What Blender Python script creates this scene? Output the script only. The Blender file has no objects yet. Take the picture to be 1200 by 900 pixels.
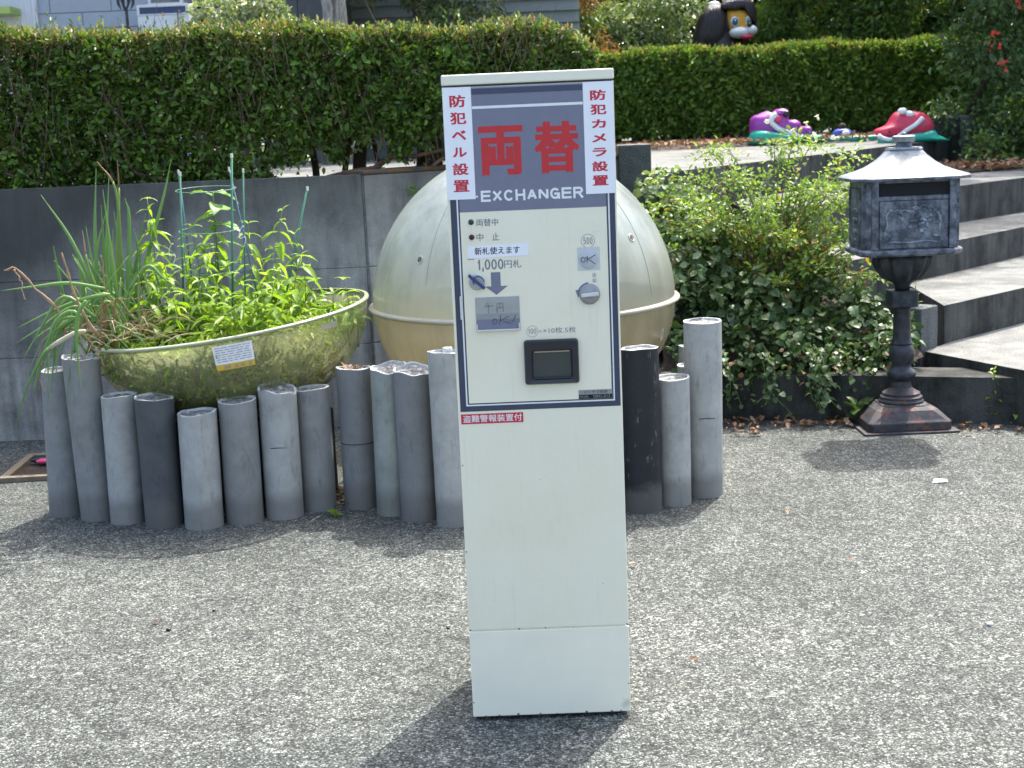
import bpy, math, random
import numpy as np
from mathutils import Vector, Matrix, Euler
random.seed(7); RNG = np.random.default_rng(11)
R = math.radians
S = bpy.context.scene
C = S.collection

# ---------------------------------------------------------------- camera, sky, sun, exposure
cam_d = bpy.data.cameras.new("camera"); cam = bpy.data.objects.new("camera", cam_d); C.objects.link(cam)
cam_d.sensor_width = 36; cam_d.lens = 36 * 1614 / 1200
cam_d.clip_start = .05; cam_d.clip_end = 500
PITCH, ROLL = .1857, .0427
cam.location = (0, 0, 1.3905)
cam.matrix_world = (Matrix.Translation((0, 0, 1.3905)) @ Matrix.Rotation(math.pi/2 - PITCH, 4, 'X')
                    @ Matrix.Rotation(-ROLL, 4, 'Z'))
cam_d.dof.use_dof = True; cam_d.dof.focus_distance = 3.6; cam_d.dof.aperture_fstop = 9.0
S.camera = cam
SUN_AZ, SUN_EL = R(27), R(60)
w = bpy.data.worlds.new("World"); S.world = w; w.use_nodes = True
wn = w.node_tree.nodes; sky = wn.new('ShaderNodeTexSky'); sky.sky_type = 'NISHITA'; sky.sun_disc = False
sky.sun_elevation = SUN_EL; sky.sun_rotation = SUN_AZ; sky.air_density = .9; sky.dust_density = 5.0; sky.ozone_density = 0.5
w.node_tree.links.new(sky.outputs[0], wn['Background'].inputs[0]); wn['Background'].inputs[1].default_value = .15
sd = bpy.data.lights.new("sun", 'SUN'); sd.energy = 2.0; sd.angle = R(.53); sd.color = (1, .975, .93)
so = bpy.data.objects.new("sun", sd); C.objects.link(so)
sdir = Vector((math.sin(SUN_AZ)*math.cos(SUN_EL), math.cos(SUN_AZ)*math.cos(SUN_EL), math.sin(SUN_EL)))
so.rotation_euler = sdir.to_track_quat('Z', 'Y').to_euler(); so.location = sdir * 20
S.view_settings.view_transform = 'Standard'; S.view_settings.look = 'None'
S.view_settings.exposure = 1.93; S.view_settings.gamma = 1
S.cycles.use_denoising = True; S.cycles.max_bounces = 8; S.cycles.transparent_max_bounces = 16
S.cycles.diffuse_bounces = 4; S.cycles.glossy_bounces = 3; S.cycles.transmission_bounces = 6

# ---------------------------------------------------------------- materials
def newmat(name):
    m = bpy.data.materials.new(name); m.use_nodes = True
    nt = m.node_tree; b = nt.nodes['Principled BSDF']
    return m, nt, b
def N(nt, t, **k):
    n = nt.nodes.new(t)
    for a, v in k.items():
        if a.startswith('i_'):
            key = a[2:].replace('_', ' ')
            n.inputs[int(key) if key.isdigit() else key].default_value = v
        else: setattr(n, a, v)
    return n
def ramp(nt, stops, interp='LINEAR'):
    r = nt.nodes.new('ShaderNodeValToRGB'); r.color_ramp.interpolation = interp
    e = r.color_ramp.elements
    while len(e) < len(stops): e.new(.5)
    for el, (p, c) in zip(e, stops):
        el.position = p; el.color = (c[0], c[1], c[2], 1) if hasattr(c, '__len__') else (c, c, c, 1)
    return r
def coords(nt, kind='Object', scale=(1, 1, 1), rnd=False):
    tc = nt.nodes.new('ShaderNodeTexCoord'); mp = nt.nodes.new('ShaderNodeMapping')
    mp.inputs['Scale'].default_value = scale; nt.links.new(tc.outputs[kind], mp.inputs[0])
    if rnd:
        oi = nt.nodes.new('ShaderNodeObjectInfo'); mm = N(nt, 'ShaderNodeMath', operation='MULTIPLY'); mm.inputs[1].default_value = 37
        nt.links.new(oi.outputs['Random'], mm.inputs[0]); nt.links.new(mm.outputs[0], mp.inputs['Location'])
    return mp.outputs[0]
def mixc(nt, fac, a, b, mode='MIX'):
    m = nt.nodes.new('ShaderNodeMix'); m.data_type = 'RGBA'; m.blend_type = mode
    for sock, v in ((m.inputs[0], fac), (m.inputs[6], a), (m.inputs[7], b)):
        if hasattr(v, 'links') or hasattr(v, 'is_linked'): nt.links.new(v, sock)
        elif hasattr(v, '__len__'): sock.default_value = (*v[:3], 1)
        else: sock.default_value = v
    return m.outputs[2]
def plain(name, col, rough=.5, metal=0, var=.12, scale=30, bump=0, spec=.5, dirt=None, dirt_scale=4, dirt_lo=.5, dirt_hi=.75, rnd=False, stretch=(1,1,1)):
    m, nt, b = newmat(name)
    co = coords(nt, scale=stretch, rnd=rnd)
    n1 = N(nt, 'ShaderNodeTexNoise', i_Scale=scale, i_Detail=6.0, i_Roughness=.6); nt.links.new(co, n1.inputs[0])
    r1 = ramp(nt, [(.3, [c*(1-var) for c in col]), (.7, [min(1, c*(1+var)) for c in col])]); nt.links.new(n1.outputs[0], r1.inputs[0])
    out = r1.outputs[0]
    if dirt is not None:
        n2 = N(nt, 'ShaderNodeTexNoise', i_Scale=dirt_scale, i_Detail=8.0, i_Roughness=.65); nt.links.new(co, n2.inputs[0])
        r2 = ramp(nt, [(dirt_lo, 0), (dirt_hi, 1)]); nt.links.new(n2.outputs[0], r2.inputs[0])
        out = mixc(nt, r2.outputs[0], out, dirt)
    nt.links.new(out, b.inputs['Base Color'])
    b.inputs['Roughness'].default_value = rough; b.inputs['Metallic'].default_value = metal
    b.inputs['Specular IOR Level'].default_value = spec
    if bump:
        bp = N(nt, 'ShaderNodeBump', i_Strength=.6, i_Distance=bump); nt.links.new(n1.outputs[0], bp.inputs['Height']); nt.links.new(bp.outputs[0], b.inputs['Normal'])
    return m
def leafmat(name, cols, trans=.35, rough=.45, obj_random=False, spec=.35):
    m, nt, b = newmat(name)
    g = nt.nodes.new('ShaderNodeNewGeometry'); oi = nt.nodes.new('ShaderNodeObjectInfo')
    if obj_random: fac = oi.outputs['Random']
    else: fac = g.outputs['Random Per Island']
    k = len(cols)
    r = ramp(nt, [(i/(k-1) if k > 1 else 0, c) for i, c in enumerate(cols)]); nt.links.new(fac, r.inputs[0])
    nt.links.new(r.outputs[0], b.inputs['Base Color']); b.inputs['Roughness'].default_value = rough
    b.inputs['Specular IOR Level'].default_value = spec
    t = nt.nodes.new('ShaderNodeBsdfTranslucent')
    tc = mixc(nt, 1.0, r.outputs[0], (1.25, 1.25, .55), 'MULTIPLY'); nt.links.new(tc, t.inputs[0])
    mx = nt.nodes.new('ShaderNodeMixShader'); mx.inputs[0].default_value = trans
    nt.links.new(b.outputs[0], mx.inputs[1]); nt.links.new(t.outputs[0], mx.inputs[2])
    nt.links.new(mx.outputs[0], nt.nodes['Material Output'].inputs[0])
    return m

def gravel_mat():
    m, nt, b = newmat("exposed gravel asphalt")
    co = coords(nt)
    v = N(nt, 'ShaderNodeTexVoronoi', i_Scale=175.0, i_Randomness=1.0); nt.links.new(co, v.inputs[0])
    v2 = N(nt, 'ShaderNodeTexVoronoi', i_Scale=95.0, i_Randomness=1.0); nt.links.new(co, v2.inputs[0])
    sep = nt.nodes.new('ShaderNodeSeparateColor'); nt.links.new(v.outputs['Color'], sep.inputs[0])
    sep2 = nt.nodes.new('ShaderNodeSeparateColor'); nt.links.new(v2.outputs['Color'], sep2.inputs[0])
    r = ramp(nt, [(0, (.055, .058, .058)), (.3, (.105, .108, .103)), (.62, (.165, .168, .155)), (.86, (.25, .252, .232)), (1, (.42, .42, .39))]); nt.links.new(sep.outputs[0], r.inputs[0])
    r2 = ramp(nt, [(0, (.08, .083, .083)), (.55, (.165, .166, .152)), (1, (.36, .358, .33))]); nt.links.new(sep2.outputs[1], r2.inputs[0])
    ge = N(nt, 'ShaderNodeMath', operation='GREATER_THAN'); ge.inputs[1].default_value = .68; nt.links.new(sep2.outputs[0], ge.inputs[0])
    c1 = mixc(nt, ge.outputs[0], r.outputs[0], r2.outputs[0])
    # dark bitumen between stones
    ed = ramp(nt, [(0.0, 1), (.42, 1), (.62, .35)]); nt.links.new(v.outputs['Distance'], ed.inputs[0])
    c2 = mixc(nt, 1.0, c1, ed.outputs[0], 'MULTIPLY')
    # large worn and dusty patches
    n = N(nt, 'ShaderNodeTexNoise', i_Scale=1.6, i_Detail=7.0, i_Roughness=.65); nt.links.new(co, n.inputs[0])
    rr = ramp(nt, [(.32, (.60, .65, .63)), (.5, (.78, .84, .82)), (.68, (1.0, 1.05, 1.0))]); nt.links.new(n.outputs[0], rr.inputs[0])
    c3 = mixc(nt, 1.0, c2, rr.outputs[0], 'MULTIPLY')
    n3 = N(nt, 'ShaderNodeTexNoise', i_Scale=14.0, i_Detail=5.0); nt.links.new(co, n3.inputs[0])
    r3 = ramp(nt, [(.35, (.82, .82, .82)), (.65, (1.14, 1.14, 1.14))]); nt.links.new(n3.outputs[0], r3.inputs[0])
    c4 = mixc(nt, 1.0, c3, r3.outputs[0], 'MULTIPLY')
    nt.links.new(c4, b.inputs['Base Color'])
    b.inputs['Roughness'].default_value = .85; b.inputs['Specular IOR Level'].default_value = .22
    mr = ramp(nt, [(0, 1), (.65, 0)]); nt.links.new(v.outputs['Distance'], mr.inputs[0])
    hm = N(nt, 'ShaderNodeMath', operation='MULTIPLY'); nt.links.new(mr.outputs[0], hm.inputs[0])
    ad = N(nt, 'ShaderNodeMath', operation='ADD'); ad.inputs[1].default_value = .4; nt.links.new(sep.outputs[2], ad.inputs[0]); nt.links.new(ad.outputs[0], hm.inputs[1])
    bp = N(nt, 'ShaderNodeBump', i_Strength=.9, i_Distance=.0030); nt.links.new(hm.outputs[0], bp.inputs['Height']); nt.links.new(bp.outputs[0], b.inputs['Normal'])
    return m
def concrete_mat(name, col, dark, top=None, speck=False, scale=3.0, z0=0, z1=1.2, streak=1.0, left_dark=0):
    m, nt, b = newmat(name)
    co = coords(nt); cs = coords(nt, scale=(6, 6, .7))
    n = N(nt, 'ShaderNodeTexNoise', i_Scale=scale, i_Detail=10.0, i_Roughness=.68); nt.links.new(co, n.inputs[0])
    ns = N(nt, 'ShaderNodeTexNoise', i_Scale=1.5, i_Detail=6.0, i_Roughness=.6); nt.links.new(cs, ns.inputs[0])
    r = ramp(nt, [(.36, dark), (.57, col)]); nt.links.new(n.outputs[0], r.inputs[0])
    rs = ramp(nt, [(.36, (1-.5*streak,)*3), (.56, (1.06, 1.06, 1.06)), (.68, (1.25, 1.25, 1.22))]); nt.links.new(ns.outputs[0], rs.inputs[0])
    c = mixc(nt, 1.0, r.outputs[0], rs.outputs[0], 'MULTIPLY')
    f = N(nt, 'ShaderNodeTexNoise', i_Scale=160.0, i_Detail=3.0); nt.links.new(co, f.inputs[0])
    rf = ramp(nt, [(.3, (.8,)*3), (.7, (1.2,)*3)] if not speck else [(.33, (.5,)*3), (.52, (1,)*3), (.66, (1.7,)*3)]); nt.links.new(f.outputs[0], rf.inputs[0])
    c = mixc(nt, 1.0, c, rf.outputs[0], 'MULTIPLY')
    if top:   # algae and run-off stain below the coping, also darker towards the left end
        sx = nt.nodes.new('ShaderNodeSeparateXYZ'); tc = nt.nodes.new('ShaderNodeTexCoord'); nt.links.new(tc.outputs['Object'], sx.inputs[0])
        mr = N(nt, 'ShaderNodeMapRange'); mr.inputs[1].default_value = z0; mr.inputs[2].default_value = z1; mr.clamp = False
        dx = N(nt, 'ShaderNodeMapRange'); dx.inputs[1].default_value = .55; dx.inputs[2].default_value = -.3; dx.inputs[3].default_value = 0; dx.inputs[4].default_value = left_dark; nt.links.new(sx.outputs[0], dx.inputs[0])
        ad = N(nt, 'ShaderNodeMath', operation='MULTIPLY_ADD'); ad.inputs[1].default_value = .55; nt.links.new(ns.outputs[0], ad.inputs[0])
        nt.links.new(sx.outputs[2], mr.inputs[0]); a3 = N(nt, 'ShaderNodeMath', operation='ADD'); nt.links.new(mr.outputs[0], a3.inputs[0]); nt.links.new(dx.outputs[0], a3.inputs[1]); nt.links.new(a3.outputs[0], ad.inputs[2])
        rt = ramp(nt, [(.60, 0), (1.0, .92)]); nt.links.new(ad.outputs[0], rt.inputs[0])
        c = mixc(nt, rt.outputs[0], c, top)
    nt.links.new(c, b.inputs['Base Color']); b.inputs['Roughness'].default_value = .9; b.inputs['Specular IOR Level'].default_value = .25
    bp = N(nt, 'ShaderNodeBump', i_Strength=.5, i_Distance=.004); nt.links.new(f.outputs[0], bp.inputs['Height'])
    bp2 = N(nt, 'ShaderNodeBump', i_Strength=.5, i_Distance=.01); nt.links.new(n.outputs[0], bp2.inputs['Height']); nt.links.new(bp.outputs[0], bp2.inputs['Normal'])
    nt.links.new(bp2.outputs[0], b.inputs['Normal'])
    return m

M = {}
M['gravel'] = gravel_mat()
M['wall'] = concrete_mat('stained concrete wall', (.37, .365, .335), (.17, .17, .155), top=(.05, .051, .048), z0=.35, z1=1.62, left_dark=.42)
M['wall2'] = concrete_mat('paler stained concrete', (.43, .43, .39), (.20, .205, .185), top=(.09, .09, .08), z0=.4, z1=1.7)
M['rust_top'] = plain('rusty mossy coping', (.16, .085, .04), .95, scale=18, var=.4, dirt=(.06, .06, .05), dirt_scale=9, dirt_lo=.45, dirt_hi=.6)
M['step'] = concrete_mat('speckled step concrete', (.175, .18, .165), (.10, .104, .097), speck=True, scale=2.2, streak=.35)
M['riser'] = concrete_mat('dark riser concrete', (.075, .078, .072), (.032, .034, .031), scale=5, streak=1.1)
M['kerb'] = concrete_mat('mossy kerb concrete', (.062, .063, .058), (.018, .022, .017), scale=6, streak=1.1)
M['pier'] = concrete_mat('grey granite pier', (.115, .125, .122), (.075, .082, .082), speck=True, scale=6, streak=.3)
M['soil'] = plain('dark soil', (.045, .033, .024), .95, scale=60, var=.6, bump=.02, dirt=(.1, .07, .045), dirt_scale=25)
M['paint'] = None
def paint_mat():
    m, nt, b = newmat('cream painted steel')
    co = coords(nt)
    n = N(nt, 'ShaderNodeTexNoise', i_Scale=3.0, i_Detail=6.0, i_Roughness=.6); nt.links.new(co, n.inputs[0])
    r = ramp(nt, [(.25, (.76, .715, .51)), (.5, (.80, .765, .585)), (.75, (.815, .79, .63))]); nt.links.new(n.outputs[0], r.inputs[0])
    n2 = N(nt, 'ShaderNodeTexNoise', i_Scale=55.0, i_Detail=4.0, i_Roughness=.7); nt.links.new(co, n2.inputs[0])
    r2 = ramp(nt, [(.76, 0), (.80, 1)]); nt.links.new(n2.outputs[0], r2.inputs[0])
    c = mixc(nt, r2.outputs[0], r.outputs[0], (.35, .30, .22))
    # rubbed grey scuffs and faint run marks
    cs = coords(nt, scale=(14, 14, 1.1)); n5 = N(nt, 'ShaderNodeTexNoise', i_Scale=5.0, i_Detail=8.0, i_Roughness=.75); nt.links.new(cs, n5.inputs[0])
    r5 = ramp(nt, [(.56, 0), (.78, .35)]); nt.links.new(n5.outputs[0], r5.inputs[0]); c = mixc(nt, r5.outputs[0], c, (.50, .47, .36))
    n6 = N(nt, 'ShaderNodeTexNoise', i_Scale=11.0, i_Detail=10.0, i_Roughness=.8); nt.links.new(co, n6.inputs[0])
    r6 = ramp(nt, [(.62, 0), (.70, .4)]); nt.links.new(n6.outputs[0], r6.inputs[0]); c = mixc(nt, r6.outputs[0], c, (.60, .575, .46))
    sx = nt.nodes.new('ShaderNodeSeparateXYZ'); tc = nt.nodes.new('ShaderNodeTexCoord'); nt.links.new(tc.outputs['Object'], sx.inputs[0])
    gm = N(nt, 'ShaderNodeMath', operation='MULTIPLY_ADD'); gm.inputs[1].default_value = -.12; nt.links.new(n6.outputs[0], gm.inputs[0]); nt.links.new(sx.outputs[2], gm.inputs[2])
    rg_ = ramp(nt, [(0, .5), (.05, 0)]); nt.links.new(gm.outputs[0], rg_.inputs[0]); c = mixc(nt, rg_.outputs[0], c, (.42, .40, .33))
    n3 = N(nt, 'ShaderNodeTexNoise', i_Scale=28.0, i_Detail=6.0, i_Roughness=.75); nt.links.new(co, n3.inputs[0])
    mm = N(nt, 'ShaderNodeMath', operation='MULTIPLY_ADD'); mm.inputs[1].default_value = -.035; mm.inputs[2].default_value = .0135
    nt.links.new(n3.outputs[0], mm.inputs[0])
    ad = N(nt, 'ShaderNodeMath', operation='ADD'); nt.links.new(sx.outputs[2], ad.inputs[0]); nt.links.new(mm.outputs[0], ad.inputs[1])
    rb = ramp(nt, [(0, 1), (.006, 0)]); nt.links.new(ad.outputs[0], rb.inputs[0])
    c = mixc(nt, rb.outputs[0], c, (.32, .13, .05))
    nt.links.new(c, b.inputs['Base Color']); b.inputs['Roughness'].default_value = .38; b.inputs['Coat Weight'].default_value = .15
    bp = N(nt, 'ShaderNodeBump', i_Strength=.08, i_Distance=.003); nt.links.new(n2.outputs[0], bp.inputs['Height'])
    bq = N(nt, 'ShaderNodeBump', i_Strength=.35, i_Distance=.012); nt.links.new(n.outputs[0], bq.inputs['Height']); nt.links.new(bp.outputs[0], bq.inputs['Normal']); nt.links.new(bq.outputs[0], b.inputs['Normal'])
    return m
M['paint'] = paint_mat()
def flat(n, c, r=.5, metal=0, spec=.5, var=.04): return plain(n, c, r, metal, var=var, scale=40, spec=spec)
M['paint_low'] = plain('whiter painted steel', (.83, .80, .63), .4, var=.04, scale=7, dirt=(.60, .57, .43), dirt_scale=9, dirt_lo=.62, dirt_hi=.72)  # lower panel, paler than the door above it
M['cap'] = plain('cream painted lid', (.76, .75, .60), .4, scale=6, var=.03, dirt=(.28, .25, .19), dirt_scale=30, dirt_lo=.72, dirt_hi=.78)
M['seam'] = flat('dark seam gap', (.05, .055, .05), .8)  # dark fill for the lid seam and the plinth
M['navy'] = flat('dark slate blue print', (.040, .052, .085), .4)
M['lilac'] = flat('grey lilac print', (.17, .18, .24), .4)
M['lilac_dark'] = flat('dark grey lilac print', (.045, .055, .10), .4)
M['white'] = flat('white print', (.78, .79, .77), .4)
M['sticker'] = plain('white vinyl sticker', (.80, .82, .84), .35, var=.02, scale=10)
M['red'] = flat('red print', (.52, .018, .045), .4)
M['bigred'] = flat('brick red print', (.50, .022, .028), .4)
M['grey_ink'] = flat('grey blue ink', (.16, .18, .21), .5)
M['black_ink'] = flat('black ink', (.02, .02, .022), .5)
M['steel'] = plain('brushed steel', (.30, .31, .31), .42, metal=.4, var=.15, scale=60, stretch=(1, 1, 12))
M['chrome'] = flat('chrome', (.42, .44, .46), .3, metal=.5)
M['alu'] = flat('aluminium trim', (.7, .71, .7), .35, metal=.6)
M['black_plastic'] = flat('black plastic', (.018, .02, .027), .33)
M['smoke'] = flat('smoked plastic flap', (.045, .055, .05), .25)
M['keyblue'] = flat('blue lock tab', (.03, .05, .16), .35)
M['led_g'] = flat('dark green lens', (.01, .05, .03), .15)
M['led_r'] = flat('dark red lens', (.06, .01, .02), .15)
M['clearcoin'] = flat('clear tape over coin slot', (.45, .47, .49), .2)
M['tape'] = flat('pale tape', (.55, .58, .55), .3)
M['plate_grey'] = plain('scuffed grey plate', (.36, .38, .37), .35, metal=.3, scale=20, var=.12)
M['brownedge'] = flat('aged adhesive', (.42, .3, .2), .6)
def pipe_mat(name, col, dark=None, lo=.55, hi=.75, scratch=False):
    m, nt, b = newmat(name)
    co = coords(nt, rnd=True); cs = coords(nt, scale=(1, 1, .25), rnd=True)
    n = N(nt, 'ShaderNodeTexNoise', i_Scale=9.0, i_Detail=9.0, i_Roughness=.7); nt.links.new(co, n.inputs[0])
    n2 = N(nt, 'ShaderNodeTexNoise', i_Scale=45.0, i_Detail=8.0, i_Roughness=.7); nt.links.new(cs, n2.inputs[0])
    r = ramp(nt, [(.3, [c*.78 for c in col]), (.7, [c*1.18 for c in col])]); nt.links.new(n.outputs[0], r.inputs[0])
    out = r.outputs[0]
    r2 = ramp(nt, [(lo, 0), (hi, 1)] if not scratch else [(.60, 0), (.66, 1)]); nt.links.new(n2.outputs[0], r2.inputs[0])
    out = mixc(nt, r2.outputs[0], out, dark or [c*.55 for c in col])
    # soil splashed on the foot
    sx = nt.nodes.new('ShaderNodeSeparateXYZ'); tc = nt.nodes.new('ShaderNodeTexCoord'); nt.links.new(tc.outputs['Object'], sx.inputs[0])
    ma = N(nt, 'ShaderNodeMath', operation='MULTIPLY_ADD'); ma.inputs[1].default_value = -.14; nt.links.new(n.outputs[0], ma.inputs[0]); nt.links.new(sx.outputs[2], ma.inputs[2])
    rb = ramp(nt, [(-.0, .6), (.045, 0)]); nt.links.new(ma.outputs[0], rb.inputs[0])
    out = mixc(nt, rb.outputs[0], out, (.12, .118, .108))
    nt.links.new(out, b.inputs['Base Color']); b.inputs['Roughness'].default_value = .62; b.inputs['Specular IOR Level'].default_value = .3
    bp = N(nt, 'ShaderNodeBump', i_Strength=.25, i_Distance=.003); nt.links.new(n2.outputs[0], bp.inputs['Height']); nt.links.new(bp.outputs[0], b.inputs['Normal'])
    return m
M['pipe_mid'] = pipe_mat('weathered grey pvc', (.215, .225, .218))
M['pipe_light'] = pipe_mat('pale grey pvc', (.33, .342, .325))
M['pipe_dark'] = pipe_mat('charcoal pvc', (.075, .082, .086))
M['pipe_slate'] = pipe_mat('slate grey pvc', (.172, .182, .184))
M['pipe_green'] = pipe_mat('algae tinted pvc', (.235, .265, .245))
M['pipe_black'] = pipe_mat('black scratched pvc', (.017, .02, .024), dark=(.13, .135, .14), scratch=True)
M['pipe_rim'] = plain('bleached pipe rim', (.50, .51, .50), .7, scale=50, var=.25, dirt=(.16, .17, .17), dirt_scale=28, dirt_lo=.52, dirt_hi=.66)
M['pipe_fill'] = plain('rough mortar fill', (.19, .19, .18), .95, scale=70, var=.6, bump=.02, dirt=(.55, .55, .52), dirt_scale=40, dirt_lo=.5, dirt_hi=.62)
def dome_mat(name, col, soil, clear, zlo, zhi, soil_amt=1.0):
    m, nt, b = newmat(name)
    co = coords(nt); cs = coords(nt, scale=(5, 5, .8))
    n = N(nt, 'ShaderNodeTexNoise', i_Scale=3.0, i_Detail=9.0, i_Roughness=.7); nt.links.new(co, n.inputs[0])
    ns = N(nt, 'ShaderNodeTexNoise', i_Scale=1.7, i_Detail=7.0, i_Roughness=.65); nt.links.new(cs, ns.inputs[0])
    r = ramp(nt, [(.36, [c*.50 for c in col]), (.45, [c*.82 for c in col]), (.53, col), (.64, [min(1, c*1.3) for c in col])]); mxn = N(nt, 'ShaderNodeMath', operation='MULTIPLY_ADD'); mxn.inputs[1].default_value = .5; hf = N(nt, 'ShaderNodeMath', operation='MULTIPLY'); hf.inputs[1].default_value = .5; nt.links.new(n.outputs[0], hf.inputs[0]); nt.links.new(ns.outputs[0], mxn.inputs[0]); nt.links.new(hf.outputs[0], mxn.inputs[2]); nt.links.new(mxn.outputs[0], r.inputs[0])
    sx = nt.nodes.new('ShaderNodeSeparateXYZ'); tc = nt.nodes.new('ShaderNodeTexCoord'); nt.links.new(tc.outputs['Object'], sx.inputs[0])
    mr = N(nt, 'ShaderNodeMapRange'); mr.inputs[1].default_value = zhi; mr.inputs[2].default_value = zlo; mr.clamp = False
    nt.links.new(sx.outputs[2], mr.inputs[0])
    ad = N(nt, 'ShaderNodeMath', operation='ADD'); nt.links.new(mr.outputs[0], ad.inputs[0]); nt.links.new(n.outputs[0], ad.inputs[1])
    rs = ramp(nt, [(.50, 0), (.72, soil_amt*.45), (1.0, soil_amt)]); sc = N(nt, 'ShaderNodeMath', operation='MULTIPLY'); sc.inputs[1].default_value = .8
    nt.links.new(ad.outputs[0], sc.inputs[0]); nt.links.new(sc.outputs[0], rs.inputs[0])
    c = mixc(nt, rs.outputs[0], r.outputs[0], soil)
    d = nt.nodes.new('ShaderNodeBsdfDiffuse'); nt.links.new(c, d.inputs[0])
    t = nt.nodes.new('ShaderNodeBsdfTranslucent'); nt.links.new(c, t.inputs[0])
    m1 = nt.nodes.new('ShaderNodeMixShader'); m1.inputs[0].default_value = .62; nt.links.new(d.outputs[0], m1.inputs[1]); nt.links.new(t.outputs[0], m1.inputs[2])
    tr = nt.nodes.new('ShaderNodeBsdfTransparent'); tr.inputs[0].default_value = (.93, .95, .86, 1)
    m2 = nt.nodes.new('ShaderNodeMixShader'); nt.links.new(m1.outputs[0], m2.inputs[1]); nt.links.new(tr.outputs[0], m2.inputs[2])
    rc = ramp(nt, [(.3, clear*.7), (.7, min(1, clear*1.25))]); nt.links.new(n.outputs[0], rc.inputs[0])
    mu = N(nt, 'ShaderNodeMath', operation='MULTIPLY'); nt.links.new(rc.outputs[0], mu.inputs[0])
    inv = N(nt, 'ShaderNodeMath', operation='SUBTRACT'); inv.inputs[0].default_value = 1.0; nt.links.new(rs.outputs[0], inv.inputs[1]); nt.links.new(inv.outputs[0], mu.inputs[1])
    nt.links.new(mu.outputs[0], m2.inputs[0])
    g = nt.nodes.new('ShaderNodeBsdfGlossy'); g.inputs['Roughness'].default_value = .26; bb = N(nt, 'ShaderNodeBump', i_Strength=.3, i_Distance=.01); nt.links.new(n.outputs[0], bb.inputs['Height']); nt.links.new(bb.outputs[0], g.inputs['Normal'])
    ge = nt.nodes.new('ShaderNodeNewGeometry'); dt = N(nt, 'ShaderNodeVectorMath', operation='DOT_PRODUCT'); nt.links.new(ge.outputs['Incoming'], dt.inputs[0]); nt.links.new(ge.outputs['Normal'], dt.inputs[1])
    ab_ = N(nt, 'ShaderNodeMath', operation='ABSOLUTE'); nt.links.new(dt.outputs['Value'], ab_.inputs[0])
    om = N(nt, 'ShaderNodeMath', operation='SUBTRACT'); om.inputs[0].default_value = 1.0; nt.links.new(ab_.outputs[0], om.inputs[1])
    pw_ = N(nt, 'ShaderNodeMath', operation='POWER'); pw_.inputs[1].default_value = 4.0; nt.links.new(om.outputs[0], pw_.inputs[0])
    fr = N(nt, 'ShaderNodeMath', operation='MULTIPLY_ADD'); fr.inputs[1].default_value = .5; fr.inputs[2].default_value = .055; nt.links.new(pw_.outputs[0], fr.inputs[0])
    m3 = nt.nodes.new('ShaderNodeMixShader'); nt.links.new(fr.outputs[0], m3.inputs[0]); nt.links.new(m2.outputs[0], m3.inputs[1]); nt.links.new(g.outputs[0], m3.inputs[2])
    nt.links.new(m3.outputs[0], nt.nodes['Material Output'].inputs[0])
    nt.nodes.remove(b)
    return m
M['dome_up'] = dome_mat('clouded acrylic', (.49, .56, .54), (.36, .35, .25), .33, -.10, .38, .85)
M['dome_low'] = dome_mat('soil stained acrylic', (.42, .40, .27), (.20, .15, .08), .34, -.60, .42, .95)
M['bowl'] = dome_mat('yellowed clear acrylic', (.56, .57, .33), (.10, .085, .04), .66, -.56, -.14, .9)
M['bowl_rim'] = plain('translucent rim edge', (.34, .37, .25), .25, scale=10, var=.08)
M['rim'] = plain('pale acrylic rim', (.40, .38, .30), .35, scale=12, var=.1, dirt=(.40, .33, .2), dirt_scale=6, dirt_lo=.5, dirt_hi=.7)
M['iron'] = None
def iron_mat(name, base, pale, lo, hi, rust=None, rlo=.6, rhi=.7, metal=.35, rough=.5):
    m, nt, b = newmat(name)
    co = coords(nt)
    n = N(nt, 'ShaderNodeTexNoise', i_Scale=22.0, i_Detail=9.0, i_Roughness=.7); nt.links.new(co, n.inputs[0])
    r = ramp(nt, [(lo, base), (hi, pale)]); nt.links.new(n.outputs[0], r.inputs[0])
    out = r.outputs[0]
    if rust:
        n2 = N(nt, 'ShaderNodeTexNoise', i_Scale=16.0, i_Detail=8.0, i_Roughness=.7); nt.links.new(co, n2.inputs[0])
        r2 = ramp(nt, [(rlo, 0), (rhi, 1)]); nt.links.new(n2.outputs[0], r2.inputs[0]); out = mixc(nt, r2.outputs[0], out, rust)
    nt.links.new(out, b.inputs['Base Color']); b.inputs['Metallic'].default_value = metal; b.inputs['Roughness'].default_value = rough
    bp = N(nt, 'ShaderNodeBump', i_Strength=.4, i_Distance=.004); nt.links.new(n.outputs[0], bp.inputs['Height']); nt.links.new(bp.outputs[0], b.inputs['Normal'])
    return m
M['iron'] = iron_mat('black cast iron', (.018, .022, .028), (.055, .065, .075), .4, .7, rust=(.16, .07, .04), rlo=.62, rhi=.72)
M['iron_rusty'] = iron_mat('rusting cast iron', (.03, .034, .042), (.085, .075, .072), .4, .7, rust=(.17, .075, .05), rlo=.53, rhi=.68, rough=.65)
M['pewter'] = iron_mat('blue grey weathered iron', (.042, .052, .068), (.21, .24, .28), .42, .66, metal=.3, rough=.48)
M['pewter_roof'] = iron_mat('pale roof metal', (.11, .13, .145), (.27, .30, .315), .32, .62, metal=.35, rough=.4)  # roof and finial, paler than the box metal
M['void'] = flat('dark interior', (.008, .009, .012), .9)
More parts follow.
